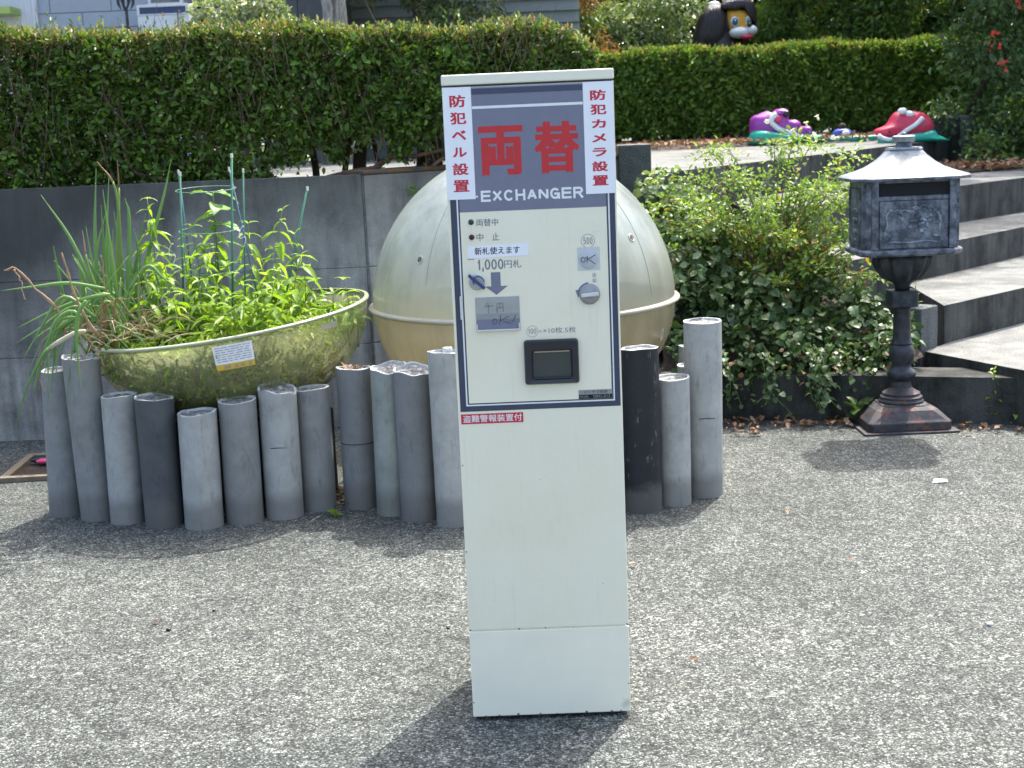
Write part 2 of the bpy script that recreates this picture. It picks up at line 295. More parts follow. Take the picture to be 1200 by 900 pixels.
# foliage
M['hedge'] = leafmat('hedge leaves', [(0.054, 0.113, 0.018), (0.109, 0.214, 0.029), (0.073, 0.15, 0.026), (0.18, 0.302, 0.039), (0.097, 0.177, 0.039), (0.108, 0.103, 0.034), (0.032, 0.069, 0.021)], .22, .42)
M['hedge_new'] = leafmat('new hedge shoots', [(0.173, 0.107, 0.043), (0.145, 0.189, 0.047), (0.246, 0.213, 0.085), (0.116, 0.172, 0.043), (0.318, 0.311, 0.187), (0.094, 0.156, 0.043), (0.239, 0.123, 0.06), (0.173, 0.213, 0.076)], .4, .35, spec=.5)
M['hedge2'] = leafmat('box hedge leaves', [(0.062, 0.13, 0.021), (0.144, 0.261, 0.036), (0.093, 0.184, 0.036), (0.206, 0.315, 0.054)], .3, .5)
M['hedge2_top'] = leafmat('box hedge tips', [(0.156, 0.208, 0.039), (0.208, 0.26, 0.058), (0.247, 0.195, 0.078), (0.117, 0.169, 0.039)], .4, .5)
M['ivy'] = leafmat('ivy leaves', [(0.032, 0.069, 0.02), (0.057, 0.113, 0.03), (0.04, 0.084, 0.022), (0.104, 0.166, 0.055), (0.069, 0.119, 0.04)], .2, .4)
M['ivy_v'] = leafmat('variegated ivy leaves', [(0.111, 0.188, 0.083), (0.221, 0.298, 0.155), (0.155, 0.232, 0.099), (0.332, 0.398, 0.243)], .2, .4)
M['abelia'] = leafmat('light shrub leaves', [(0.15, 0.256, 0.05), (0.266, 0.402, 0.083), (0.199, 0.321, 0.058), (0.366, 0.481, 0.132), (0.217, 0.321, 0.099)], .38, .4)
M['autumn'] = leafmat('yellowed shrub leaves', [(.34, .26, .05), (.38, .19, .05), (.26, .26, .06), (.40, .14, .07)], .4, .5)
M['basil'] = leafmat('bright green leaves', [(0.163, 0.292, 0.032), (0.249, 0.401, 0.047), (0.2, 0.34, 0.041), (0.337, 0.462, 0.082)], .45, .42, obj_random=True)
M['basil_i'] = leafmat('bright green lower leaves', [(0.104, 0.211, 0.026), (0.188, 0.316, 0.042), (0.146, 0.264, 0.031), (0.261, 0.368, 0.073), (0.094, 0.158, 0.031)], .42, .42)
M['basil_inner'] = leafmat('leaves inside the bowl', [(0.154, 0.23, 0.031), (0.269, 0.384, 0.055), (0.346, 0.307, 0.078), (0.384, 0.538, 0.078), (0.23, 0.154, 0.055)], .35, .5)  # green and brown leaf mix behind the bowl shell
M['broad'] = leafmat('broad green leaves', [(0.125, 0.263, 0.056), (0.213, 0.375, 0.1)], .35, .4, obj_random=True)
M['onion'] = leafmat('onion green', [(0.137, 0.268, 0.072), (0.215, 0.37, 0.099), (0.175, 0.312, 0.111)], .25, .35, obj_random=True)
M['onion_y'] = leafmat('yellowing onion', [(0.182, 0.286, 0.078), (0.286, 0.351, 0.104)], .25, .4, obj_random=True)
M['straw'] = leafmat('dry brown stalk', [(.30, .18, .10), (.42, .28, .17), (.25, .14, .08)], .2, .7, obj_random=True)
M['straw_i'] = leafmat('dry straw', [(.55, .42, .25), (.66, .54, .36), (.42, .27, .15)], .2, .7)
M['pale_leaf'] = leafmat('bleached leaf', [(.5, .46, .36), (.55, .52, .4)], .2, .6, obj_random=True)
M['bark'] = plain('bark', (.05, .035, .025), .9, scale=25, var=.5, bump=.01, stretch=(3, 3, .6))
M['bark_pale'] = plain('pale bark', (.26, .25, .22), .9, scale=20, var=.5, bump=.01, stretch=(3, 3, .6))
M['twig'] = plain('hedge twig', (.17, .11, .075), .8, scale=30, var=.4)
M['stem'] = flat('green stem', (.12, .19, .05), .5)
M['litter'] = leafmat('fallen leaves', [(.20, .10, .055), (.30, .17, .09), (.14, .07, .04), (.38, .27, .17)], .1, .7)
M['wood_d'] = leafmat('deep woodland leaves', [(0.04, 0.081, 0.029), (0.073, 0.146, 0.044), (0.121, 0.207, 0.061), (0.054, 0.109, 0.04)], .2, .55)
M['tree_g'] = leafmat('broadleaf leaves', [(0.083, 0.167, 0.03), (0.167, 0.283, 0.049), (0.117, 0.217, 0.037), (0.25, 0.367, 0.083)], .35, .5)
M['bush_g'] = leafmat('glossy bush leaves', [(0.082, 0.152, 0.041), (0.14, 0.234, 0.059), (0.234, 0.316, 0.14), (0.105, 0.187, 0.047)], .25, .28, spec=.7)
M['bush_w'] = leafmat('variegated bush leaves', [(0.2, 0.27, 0.13), (0.42, 0.46, 0.3), (0.14, 0.2, 0.08), (0.5, 0.52, 0.38)], .3, .35)
M['maple'] = leafmat('bronze leaves', [(.20, .10, .04), (.32, .16, .06), (.16, .13, .04), (.12, .06, .035)], .4, .5)
M['flower_r'] = leafmat('red petals', [(.5, .03, .03), (.6, .07, .05)], .3, .5)
M['flower_w'] = leafmat('white petals', [(.75, .75, .70), (.8, .79, .76)], .3, .5)
M['conifer'] = leafmat('dark conifer sprays', [(0.032, 0.064, 0.025), (0.072, 0.126, 0.036), (0.126, 0.162, 0.054), (0.05, 0.09, 0.032)], .15, .6)
M['stake'] = flat('green plastic coated stake', (.03, .15, .085), .35)
M['stake_b'] = flat('blue green stake', (.05, .11, .16), .35)
M['cream'] = flat('cream cap', (.6, .62, .5), .5)
M['ring'] = flat('green plastic ring', (.09, .22, .13), .4)
M['wire'] = flat('white twist wire', (.7, .7, .68), .4)
M['mark'] = flat('dull run mark', (.25, .27, .25), .7)
M['siding'] = plain('pale blue siding', (.33, .375, .42), .7, scale=10, var=.05)
M['siding2'] = plain('grey slate wall', (.10, .11, .12), .8, scale=12, var=.12)
M['siding3'] = plain('sage grey clapboard', (.21, .235, .22), .7, scale=12, var=.06)
M['glass'] = flat('window glass', (.10, .10, .10), .08, spec=.8)
M['curtain'] = plain('white curtain', (.6, .62, .64), .9, scale=3, var=.1, stretch=(30, 1, 1))
M['boxwhite'] = flat('white enamel', (.62, .66, .68), .4)
M['bluelid'] = flat('deep blue trough', (.035, .06, .14), .3)
M['lime'] = flat('lime green awning bar', (.35, .45, .12), .5)
M['purple'] = plain('purple gloss paint', (.30, .045, .32), .35, scale=20, var=.15)
M['crimson'] = plain('crimson gloss paint', (.56, .035, .085), .35, scale=20, var=.12)
M['teal'] = plain('teal gloss paint', (.01, .36, .25), .4, scale=20, var=.12)
M['gwhite'] = plain('white gloss paint', (.68, .72, .72), .35, scale=20, var=.06)
M['gpink'] = flat('pink cheek paint', (.62, .06, .16), .4)
M['gblack'] = flat('black gloss paint', (.012, .012, .018), .25)
M['gorange'] = flat('orange paint', (.55, .22, .06), .4)
M['gblue'] = flat('blue paint', (.05, .08, .42), .4)
M['gbrown'] = plain('dark brown resin fur', (.028, .020, .022), .35, scale=8, var=.4, bump=.03, stretch=(6, 6, 1))
M['gyellow'] = plain('orange yellow paint', (.68, .34, .03), .4, scale=8, var=.08)
M['gteal'] = flat('teal iris', (.03, .12, .17), .2)
M['tray'] = plain('pale weathered wood', (.17, .14, .095), .8, scale=30, var=.25, stretch=(1, 6, 1))

# ---------------------------------------------------------------- geometry helpers
class MB:
    def __init__(s): s.v = []; s.f = []; s.m = []
    def add(s, v, f, mi=0):
        o = len(s.v); s.v += [tuple(p) for p in v]; s.f += [tuple(i+o for i in q) for q in f]; s.m += [mi]*len(f); return s
    def box(s, x0, x1, y0, y1, z0, z1, mi=0):
        v = [(x0,y0,z0),(x1,y0,z0),(x1,y1,z0),(x0,y1,z0),(x0,y0,z1),(x1,y0,z1),(x1,y1,z1),(x0,y1,z1)]
        return s.add(v, [(0,3,2,1),(4,5,6,7),(0,1,5,4),(1,2,6,5),(2,3,7,6),(3,0,4,7)], mi)
    def prism(s, poly, z0, z1, mi=0, top=None):
        n = len(poly)
        s.add([(x, y, z0) for x, y in poly] + [(x, y, z1) for x, y in poly],
              [tuple(range(n-1, -1, -1))] + [(i, (i+1) % n, n+(i+1) % n, n+i) for i in range(n)], mi)
        return s.add([(x, y, z1) for x, y in poly], [tuple(range(n))], mi if top is None else top)
    def rings(s, rings, mi=0, cap0=True, cap1=True, closed=True):
        n = len(rings[0]); o = len(s.v); v = [p for r in rings for p in r]; f = []
        for k in range(len(rings)-1):
            for i in range(n if closed else n-1):
                j = (i+1) % n; f.append((k*n+i, k*n+j, (k+1)*n+j, (k+1)*n+i))
        if cap0: f.append(tuple(range(n-1, -1, -1)))
        if cap1: f.append(tuple((len(rings)-1)*n+i for i in range(n)))
        return s.add(v, f, mi)
    def tube(s, pts, rad, n=8, mi=0, caps=True, flat_=1.0):
        pts = [Vector(p) for p in pts]; L = len(pts)
        if not hasattr(rad, '__len__'): rad = [rad]*L
        rings = []; up = None
        for i, p in enumerate(pts):
            d = (pts[min(i+1, L-1)] - pts[max(i-1, 0)])
            d = d.normalized() if d.length > 1e-9 else Vector((0, 0, 1))
            if up is None:
                up = Vector((0, -1, 0)) if abs(d.y) < .8 else Vector((1, 0, 0))
            a = d.cross(up)
            a = a.normalized() if a.length > 1e-6 else Vector((1, 0, 0))
            b2 = d.cross(a).normalized(); up = -b2 if (-b2).dot(up) > 0 else b2
            rings.append([p + a*(math.cos(t)*rad[i]) + b2*(math.sin(t)*rad[i]*flat_) for t in [2*math.pi*k/n for k in range(n)]])
        return s.rings(rings, mi, caps, caps)
    def lathe(s, prof, n=32, c=(0, 0, 0), mi=0, cap0=False, cap1=False, fn=None):
        rings = []
        for r, z in prof:
            rings.append([(c[0]+r*math.cos(2*math.pi*k/n), c[1]+r*math.sin(2*math.pi*k/n), c[2]+z) for k in range(n)])
        if fn: rings = [[fn(p) for p in rg] for rg in rings]
        return s.rings(rings, mi, cap0, cap1)
    def ball(s, c, r, n=16, m_=10, mi=0):
        if not hasattr(r, '__len__'): r = (r, r, r)
        rings = []
        for i in range(1, m_):
            t = math.pi*i/m_
            rings.append([(c[0]+r[0]*math.sin(t)*math.cos(2*math.pi*k/n), c[1]+r[1]*math.sin(t)*math.sin(2*math.pi*k/n), c[2]-r[2]*math.cos(t)) for k in range(n)])
        return s.rings(rings, mi, True, True)
    def build(s, name, mats, parent=None, loc=(0, 0, 0), smooth=False, bevel=0, rot=None, seg=2):
        me = bpy.data.meshes.new(name); me.from_pydata(s.v, [], s.f)
        mats = mats if isinstance(mats, (list, tuple)) else [mats]
        for x in mats: me.materials.append(M[x] if isinstance(x, str) else x)
        if len(mats) > 1: me.polygons.foreach_set('material_index', s.m)
        if smooth: me.polygons.foreach_set('use_smooth', [True]*len(me.polygons))
        me.update()
        o = bpy.data.objects.new(name, me); C.objects.link(o)
        if parent is not None: o.parent = parent
        o.location = loc
        if rot: o.rotation_euler = rot
        if bevel:
            b = o.modifiers.new('bevel', 'BEVEL'); b.width = bevel; b.segments = seg; b.limit_method = 'ANGLE'; b.angle_limit = R(40)
        if smooth == 'auto':
            me.set_sharp_from_angle(angle=R(38))
        return o
def tag(o, label=None, cat=None, group=None, kind=None):
    if label: o['label'] = label
    if cat: o['category'] = cat
    if group: o['group'] = group
    if kind: o['kind'] = kind
    return o
def empty(name, loc, label, cat, group=None, rz=0):
    o = bpy.data.objects.new(name, None); C.objects.link(o); o.location = loc; o.rotation_euler = (0, 0, rz)
    o.empty_display_size = .1
    return tag(o, label, cat, group)
def link_copy(name, src, parent, loc, rot=None, scale=None):
    o = bpy.data.objects.new(name, src); C.objects.link(o); o.parent = parent; o.location = loc
    if rot is not None: o.rotation_euler = rot
    if scale is not None: o.scale = (scale,)*3 if not hasattr(scale, '__len__') else scale
    return o
def unit(a): return a/np.maximum(np.linalg.norm(a, axis=-1, keepdims=True), 1e-9)
def leaves(P, D, Nn, L, W, fold=.22, droop=.12):
    """rows of folded six point leaves -> verts, quads"""
    P = np.asarray(P, float); n = len(P); D = unit(D); Sd = unit(np.cross(D, Nn)); Nn = unit(np.cross(Sd, D))
    L = np.broadcast_to(np.asarray(L, float), (n,))[:, None]; W = np.broadcast_to(np.asarray(W, float), (n,))[:, None]
    up = Nn*W*fold
    v = np.stack([P, P+D*L*.28+Sd*W*.42+up, P+D*L*.66+Sd*W*.40+up-Nn*L*droop*.4, P+D*L-Nn*L*droop,
                  P+D*L*.66-Sd*W*.40+up-Nn*L*droop*.4, P+D*L*.28-Sd*W*.42+up], 1).reshape(-1, 3)
    b = (np.arange(n)*6)[:, None]
    f = np.concatenate([b+np.array([0, 1, 2, 3]), b+np.array([0, 3, 4, 5])], 1).reshape(-1, 4)
    return v, f
def quadmesh(name, v, f, mats, mi=None, parent=None, loc=(0, 0, 0)):
    me = bpy.data.meshes.new(name); nf = len(f)
    me.vertices.add(len(v)); me.vertices.foreach_set('co', np.asarray(v, np.float32).ravel())
    me.loops.add(nf*4); me.loops.foreach_set('vertex_index', np.asarray(f, np.int32).ravel())
    me.polygons.add(nf); me.polygons.foreach_set('loop_start', np.arange(nf, dtype=np.int32)*4)
    mats = mats if isinstance(mats, (list, tuple)) else [mats]
    for x in mats: me.materials.append(M[x])
    if mi is not None: me.polygons.foreach_set('material_index', np.repeat(np.asarray(mi, np.int32), 2))
    me.update(calc_edges=True); me.validate()
    o = bpy.data.objects.new(name, me); C.objects.link(o)
    if parent is not None: o.parent = parent
    o.location = loc
    return o
def rand_dirs(n): return unit(RNG.normal(size=(n, 3)))
def crown(name, clumps, n, L, W, mats, probs, parent, outward=.9, upb=.5, kind='stuff', droop=.2):
    """leafy clumps: [(cx,cy,cz,rx,ry,rz)] filled near their skins"""
    cl = np.array(clumps, float); vol = (cl[:, 3]*cl[:, 4]+cl[:, 3]*cl[:, 5]+cl[:, 4]*cl[:, 5]); idx = RNG.choice(len(cl), n, p=vol/vol.sum())
    d = rand_dirs(n); rr = RNG.uniform(.55, 1.05, n)**.6
    lump = 1+.16*np.sin(d[:, 0]*9+idx*2.1)*np.sin(d[:, 2]*8+idx)+.1*np.sin(d[:, 1]*17+d[:, 2]*13+idx)
    c = cl[idx]; P = c[:, :3]+d*c[:, 3:]*(rr*lump)[:, None]
    P = P + RNG.normal(size=(n, 3))*.03
    D = unit(d*outward+rand_dirs(n)*.8+np.array([0, 0, -.15])); Nn = unit(rand_dirs(n)*.7+d*.5+np.array([0, 0, upb]))
    s = RNG.uniform(.65, 1.25, n)
    v, f = leaves(P, D, Nn, L*s, W*s, droop=droop)
    mi = RNG.choice(len(mats), n, p=probs) if len(mats) > 1 else None
    o = quadmesh(name, v, f, mats, mi, parent)
    if kind: o['kind'] = kind
    return o
M['ylw'] = flat('yellow print', (.62, .45, .05), .5)

# ---------------------------------------------------------------- ground, steps, walls
g = MB().add([(-60, -20, 0), (60, -20, 0), (60, 90, 0), (-60, 90, 0)], [(0, 1, 2, 3)]).build('ground', 'gravel'); tag(g, kind='structure', label='pale exposed gravel paving of the forecourt')
TZ = 1.09
# raised ground behind the wall, its front face hidden by wall and steps
t = MB().prism([(-40, 6.62), (-.64, 6.62), (.62, 7.56), (.80, 7.9), (2.35, 10.6), (3.4, 12.6), (12, 19.4), (60, 50), (60, 90), (-60, 90), (-60, 6.62)], -.2, TZ, top=0).build('terrace', 'step'); tag(t, kind='structure')


# concrete retaining wall in lifts, joints recessed between the cast panels
wl = empty('retaining_wall', (-2.2, 6.47, 0), 'stained dark concrete retaining wall behind the planter bowl, hedge growing on top', 'wall')
cols = [(-4.6, -2.55), (-2.543, -.66)]
lifts = [(0, .3995), (.4025, .7615), (.7645, 1.195)]
MB().box(-4.6+2.2, -.66+2.2, .006, .2, 0, 1.19).build('wall_core', 'wall', wl)
for x0, x1 in cols:
    for z0, z1 in lifts:
        MB().box(x0+2.2, x1+2.2, 0, .05, z0, z1).build('panel', 'wall', wl, bevel=.002)
wb = empty('retaining_wall', (-.65, 6.47, 0), 'rusty topped concrete wall running behind the big clouded sphere to the stone pier', 'wall', rz=math.atan2(.98, 1.30))
Lw = math.hypot(.98, 1.30)
MB().box(.0, Lw, .012, .2, 0, 1.19).build('wall_core', 'wall2', wb)
for z0, z1 in [(0, .3995), (.4025, .7615), (.7645, 1.19)]:
    MB().box(.006, Lw-.01, 0, .05, z0, z1).build('panel', 'wall2', wb, bevel=.004)
cp = MB(); cp.box(0, Lw, -.004, .2, 1.192, 1.212); cp.build('coping', 'rust_top', wb, bevel=.006)
p = MB().box(.615, .79, 7.4, 7.58, .3, 1.262).build('stone_pier', ['pier', 'step'], bevel=.008)
p.data.polygons[1].material_index = 1
tag(p, 'short square grey stone pier at the end of the concrete wall', 'pier')

st = bpy.data.objects.new('steps', None); C.objects.link(st); tag(st, 'fan of broad speckled concrete steps rising to the right', kind='structure')
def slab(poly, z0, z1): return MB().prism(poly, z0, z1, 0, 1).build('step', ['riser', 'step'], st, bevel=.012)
FAR = 9.0
def line(x0, y0, x1, y1, x): return (x, y0+(y1-y0)/(x1-x0)*(x-x0))
# treads, lowest first; each stands behind the riser of the one below
slab([(1.97, 6.46), (2.235, 5.86), (4.5, 5.2), (FAR, 5.0), (FAR, 13.0), (2.3, 6.85)], -.1, .25)
slab([(2.12, 6.65), (2.72, 7.20), (4.2, 8.55), (FAR, 12.6), (FAR, 15), (2.25, 8.1)], .0, .438)
slab([(1.75, 7.12), (2.66, 8.06), (3.3, 8.75), (4.4, 9.95), (FAR, 14.9), (FAR, 17), (1.8, 8.9)], .1, .622)
slab([(1.35, 7.5), (2.2, 8.35), (3.0, 9.2), (3.72, 9.93), (4.6, 10.8), (FAR, 15.1), (FAR, 21), (1.4, 8.7)], .2, .868)
slab([(.80, 7.60), (2.68, 10.58), (3.70, 12.25), (4.2, 13.0), (4.2, 15), (.8, 15)], .3, TZ+.004)
MB().box(0, .16, 0, .10, 0, .452).build('end_block', 'pier', st, loc=(1.955, 6.47, 0), rot=(0, 0, R(44)), bevel=.006)
# planter with kerb
k = MB(); k.prism([(.86, 6.28), (1.55, 6.135), (2.25, 5.90), (2.10, 6.20), (1.6, 6.36), (.9, 6.5)], -.1, .210, 0); k = k.build('kerb', 'kerb', bevel=.015); tag(k, kind='structure', label='low mossy concrete kerb in front of the ivy bed')
k2 = MB().prism([(2.20, 5.925), (4.6, 5.155), (FAR, 4.9), (FAR, 5.1), (4.6, 5.3), (2.2, 6.05)], -.1, .206).build('kerb', 'kerb', bevel=.012); tag(k2, kind='structure')
def mound_h(x, y):
    a = np.clip((y-6.35)/1.1, 0, 1); b = np.clip((1.95-x)/.95, 0, 1)
    return .24 + .55*a**.8*(.35+.65*b) + .0*x
gx, gy_ = np.meshgrid(np.linspace(.72, 1.93, 30), np.linspace(6.34, 7.75, 34), indexing='ij')
gz_ = mound_h(gx, gy_)+.02*np.sin(gx*23)*np.sin(gy_*19)
vv = np.stack([gx, gy_, gz_], -1).reshape(-1, 3); ff = [(i*34+j, (i+1)*34+j, (i+1)*34+j+1, i*34+j+1) for i in range(29) for j in range(33)]
sb = MB().add([tuple(a) for a in vv], ff).build('soil', 'soil', smooth=True); tag(sb, kind='structure')
# litter bed below the far hedge and right hand shrubs
def bed(name, x0, x1, y0, y1, z, nx=60, ny=12, amp=.025, edge=.04):
    X, Y = np.meshgrid(np.linspace(x0, x1, nx), np.linspace(y0, y1, ny), indexing='ij')
    Z = z+amp*(np.sin(X*7)*np.sin(Y*9)+np.sin(X*17+Y*3))*.5
    Z[:, 0] = z-edge
    v = np.stack([X, Y, Z], -1).reshape(-1, 3); f = [(i*ny+j, (i+1)*ny+j, (i+1)*ny+j+1, i*ny+j+1) for i in range(nx-1) for j in range(ny-1)]
    o = MB().add([tuple(a) for a in v], f).build(name, 'soil', smooth=True); return tag(o, kind='structure')
bed('soil', -.2, 4.6, 13.15, 16.5, TZ+.035)
def litter(name, n, boxes, label=None, L=.05):
    P = []
    for k_ in range(n):
        x0, x1, y0, y1, z = boxes[k_ % len(boxes)]
        P.append((random.uniform(x0, x1), random.uniform(y0, y1), z+random.uniform(0, .02)))
    P = np.array(P); D = rand_dirs(n)*[1, 1, .25]; Nn = unit(rand_dirs(n)*.5+[0, 0, 1]); s = RNG.uniform(.6, 1.3, n)
    v, f = leaves(P, D, Nn, L*s, L*.55*s, fold=.4, droop=-.2)
    o = quadmesh(name, v, f, ['litter']); return tag(o, label, kind='stuff')
litter('leaf_litter', 3400, [(-.1, 4.3, 13.15, 14.6, TZ+.04)], 'brown fallen leaves along the foot of the far hedge', .055)
# soil bed at the far right beside the top treads
bd = MB().prism([(3.55, 10.85), (4.7, 11.6), (FAR, 15.6), (FAR, 22), (4.0, 18), (3.9, 12.4)], .5, .885, 0).build('soil', 'soil'); tag(bd, kind='structure')
litter('leaf_litter', 1400, [(3.6, 5.2, 10.9, 12.2, .89), (3.7, 4.6, 10.9, 11.7, .895), (4.3, 6.5, 12, 14, .89)], 'fallen leaves under the dark red flowering shrub', .06)
# loose leaves and dirt by the kerb and wall foot
litter('leaf_litter', 230, [(1.0, 1.6, 6.03, 6.2, .004), (1.85, 2.6, 5.75, 5.95, .004), (1.2, 2.0, 5.98, 6.12, .004), (-.7, -.55, 5.0, 5.5, .004), (.85, 1.1, 5.9, 6.3, .004)], 'dry leaves caught along the kerb foot', .035)
litter('leaf_litter', 12, [(-1.8, .9, 3.2, 4.6, .004), (.5, 2.4, 3.4, 5.8, .004)], 'few dry leaves scattered on the gravel', .022)
pw = empty('pillar_wall', (3.93, 12.98, TZ-.3), 'low dark concrete wall with end pillar right of the red figure', 'wall')
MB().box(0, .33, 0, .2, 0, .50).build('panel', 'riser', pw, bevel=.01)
MB().box(.333, .46, -.03, .2, 0, .515).build('pillar', 'pier', pw, bevel=.01)

# ---------------------------------------------------------------- the money exchanger
MX = empty('change_machine', (.0618, 3.0751, 0), 'tall cream steel money exchange machine with grey printed front and coin tray', 'change machine', rz=-.011)
def U(u): return (u-187.5)/1000
def fbox(u0, u1, v0, v1, y0, y1): return MB().box(U(u0), U(u1), y0/1000, y1/1000, v0/1000, v1/1000)
MB().box(-.1875+.004, .1875-.004, .004, .30, .010, 1.477).build('cabinet', 'paint', MX, bevel=.003)
MB().box(-.172, .172, .02, .285, 0, .0095).build('plinth', 'seam', MX)
MB().box(-.1885, .1885, -.004, .306, 1.4805, 1.503).build('lid', 'cap', MX, bevel=.003)
MB().box(-.186, .186, .001, .012, 1.4775, 1.480).build('seam_gap', 'seam', MX)
MB().box(-.1875, .1875, 0, .006, .227, 1.4770).build('front_door', 'paint', MX, bevel=.0015)
MB().box(-.1875, .1875, 0, .006, .0105, .2235).build('lower_panel', 'paint_low', MX, bevel=.0015)
# rust spots and paint chips
for u, v, r in [(4.5, 627, 2), (118, 226.8, 2.2), (180, 227.8, 1.8), (2.6, 47, 2), (107, 13, 3.2), (270, 12.5, 3.5), (181, 586, 1.2), (30, 12, 2), (200, 12, 1.6), (62, 12.5, 2.4), (160, 12.2, 2.8), (330, 12.4, 3), (352, 13, 2.2), (372, 80, 1.8), (3, 228, 2.6), (372, 228, 2.4), (245, 226.6, 1.3), (3, 420, 1.8), (318, 330, 1.3), (60, 300, 1.2)]:
    MB().add([(U(u)+r/1000*random.uniform(.6, 1.2)*math.cos(a), -.0003, v/1000+r/1000*random.uniform(.6, 1.2)*math.sin(a)) for a in [k*.785 for k in range(8)]], [tuple(range(8))]).build('rust_spot', 'brownedge' if r < 1.5 else 'litter', MX)
fp = fbox(5.8, 371, 752.5, 1477, -.5, .5).build('front_plate', 'navy', MX)
def prt(name, mat, u0, u1, v0, v1, lay, th=.25): return fbox(u0, u1, v0, v1, -.5-lay*.3-th*.0, -.5-(lay-1)*.3+.02 if lay else 0).build(name, mat, fp)
prt('printed_line', 'white', 19.7, 358.5, 765.2, 1476, 1)
prt('printed_line', 'navy', 23.0, 355.4, 768.6, 1475, 2)
prt('cream_panel', 'paint', 26.3, 351.6, 771.6, 1474, 3)
prt('grey_panel', 'lilac', 26.3, 351.6, 1204.5, 1473.5, 4)
prt('dark_band', 'lilac_dark', 64, 306.5, 1459, 1471.5, 5)
prt('printed_line', 'white', 64, 306.5, 1428.4, 1434.2, 5)
Yp = -.5-4*.3
def shape(name, mat, polys, parent, y=None, th=.35):
    mb = MB(); y1 = (Yp if y is None else y)/1000; y0 = y1-th/1000
    for poly in polys:
        n = len(poly); A = [(U(u), y0, v/1000) for u, v in poly]; B = [(U(u), y1, v/1000) for u, v in poly]
        mb.add(A+B, [tuple(range(n))]+[(i, n+i, n+(i+1) % n, (i+1) % n) for i in range(n)])
    return mb.build(name, mat, parent)
def text_mesh(s, bold=0.0, vertical=False):
    cu = bpy.data.curves.new('lettering', 'FONT'); cu.body = s; cu.offset = bold; cu.resolution_u = 3; cu.extrude = .02; cu.align_x = 'CENTER' if vertical else 'LEFT'
    if vertical: cu.space_line = 1.0
    o = bpy.data.objects.new('lettering', cu); C.objects.link(o)
    dg = bpy.context.evaluated_depsgraph_get(); me = bpy.data.meshes.new_from_object(o.evaluated_get(dg))
    bpy.data.objects.remove(o); bpy.data.curves.remove(cu)
    return me
def lettering(s, u0, u1, v0, v1, mat, parent, y=None, bold=0.0, th=.35, shear=0, rot=0):
    me0 = text_mesh(s, 0); n = len(me0.vertices); co = np.empty(n*3, np.float32); me0.vertices.foreach_get('co', co); co = co.reshape(-1, 3)
    faces = [tuple(p_.vertices) for p_ in me0.polygons]; lo, hi = co.min(0), co.max(0); yy = (Yp if y is None else y)
    bw = bold*(u1-u0)/(hi[0]-lo[0]); bh = bw*.55
    a = (co[:, 0]-lo[0])/(hi[0]-lo[0]); b = (co[:, 1]-lo[1])/(hi[1]-lo[1]); z = (co[:, 2]-lo[2])/(hi[2]-lo[2])
    V = []; Fc = []
    for q, (dx, dv) in enumerate(((0, 0),) if not bold else ((0, 0), (-1, -1), (1, -1), (-1, 1), (1, 1), (-1, 0), (1, 0))):
        u = u0+bw+a*(u1-u0-2*bw)+dx*bw; v = v0+bh+b*(v1-v0-2*bh)+dv*bh
        V += [tuple(t_) for t_ in np.stack([(u-187.5)/1000, (yy-z*(th+q*.012))/1000, v/1000], 1)]; Fc += [tuple(i_+q*n for i_ in f_) for f_ in faces]
    bpy.data.meshes.remove(me0); me = bpy.data.meshes.new('lettering'); me.from_pydata(V, [], Fc); me.materials.append(M[mat]); me.update()
    o = bpy.data.objects.new('lettering', me); C.objects.link(o); o.parent = parent; return o
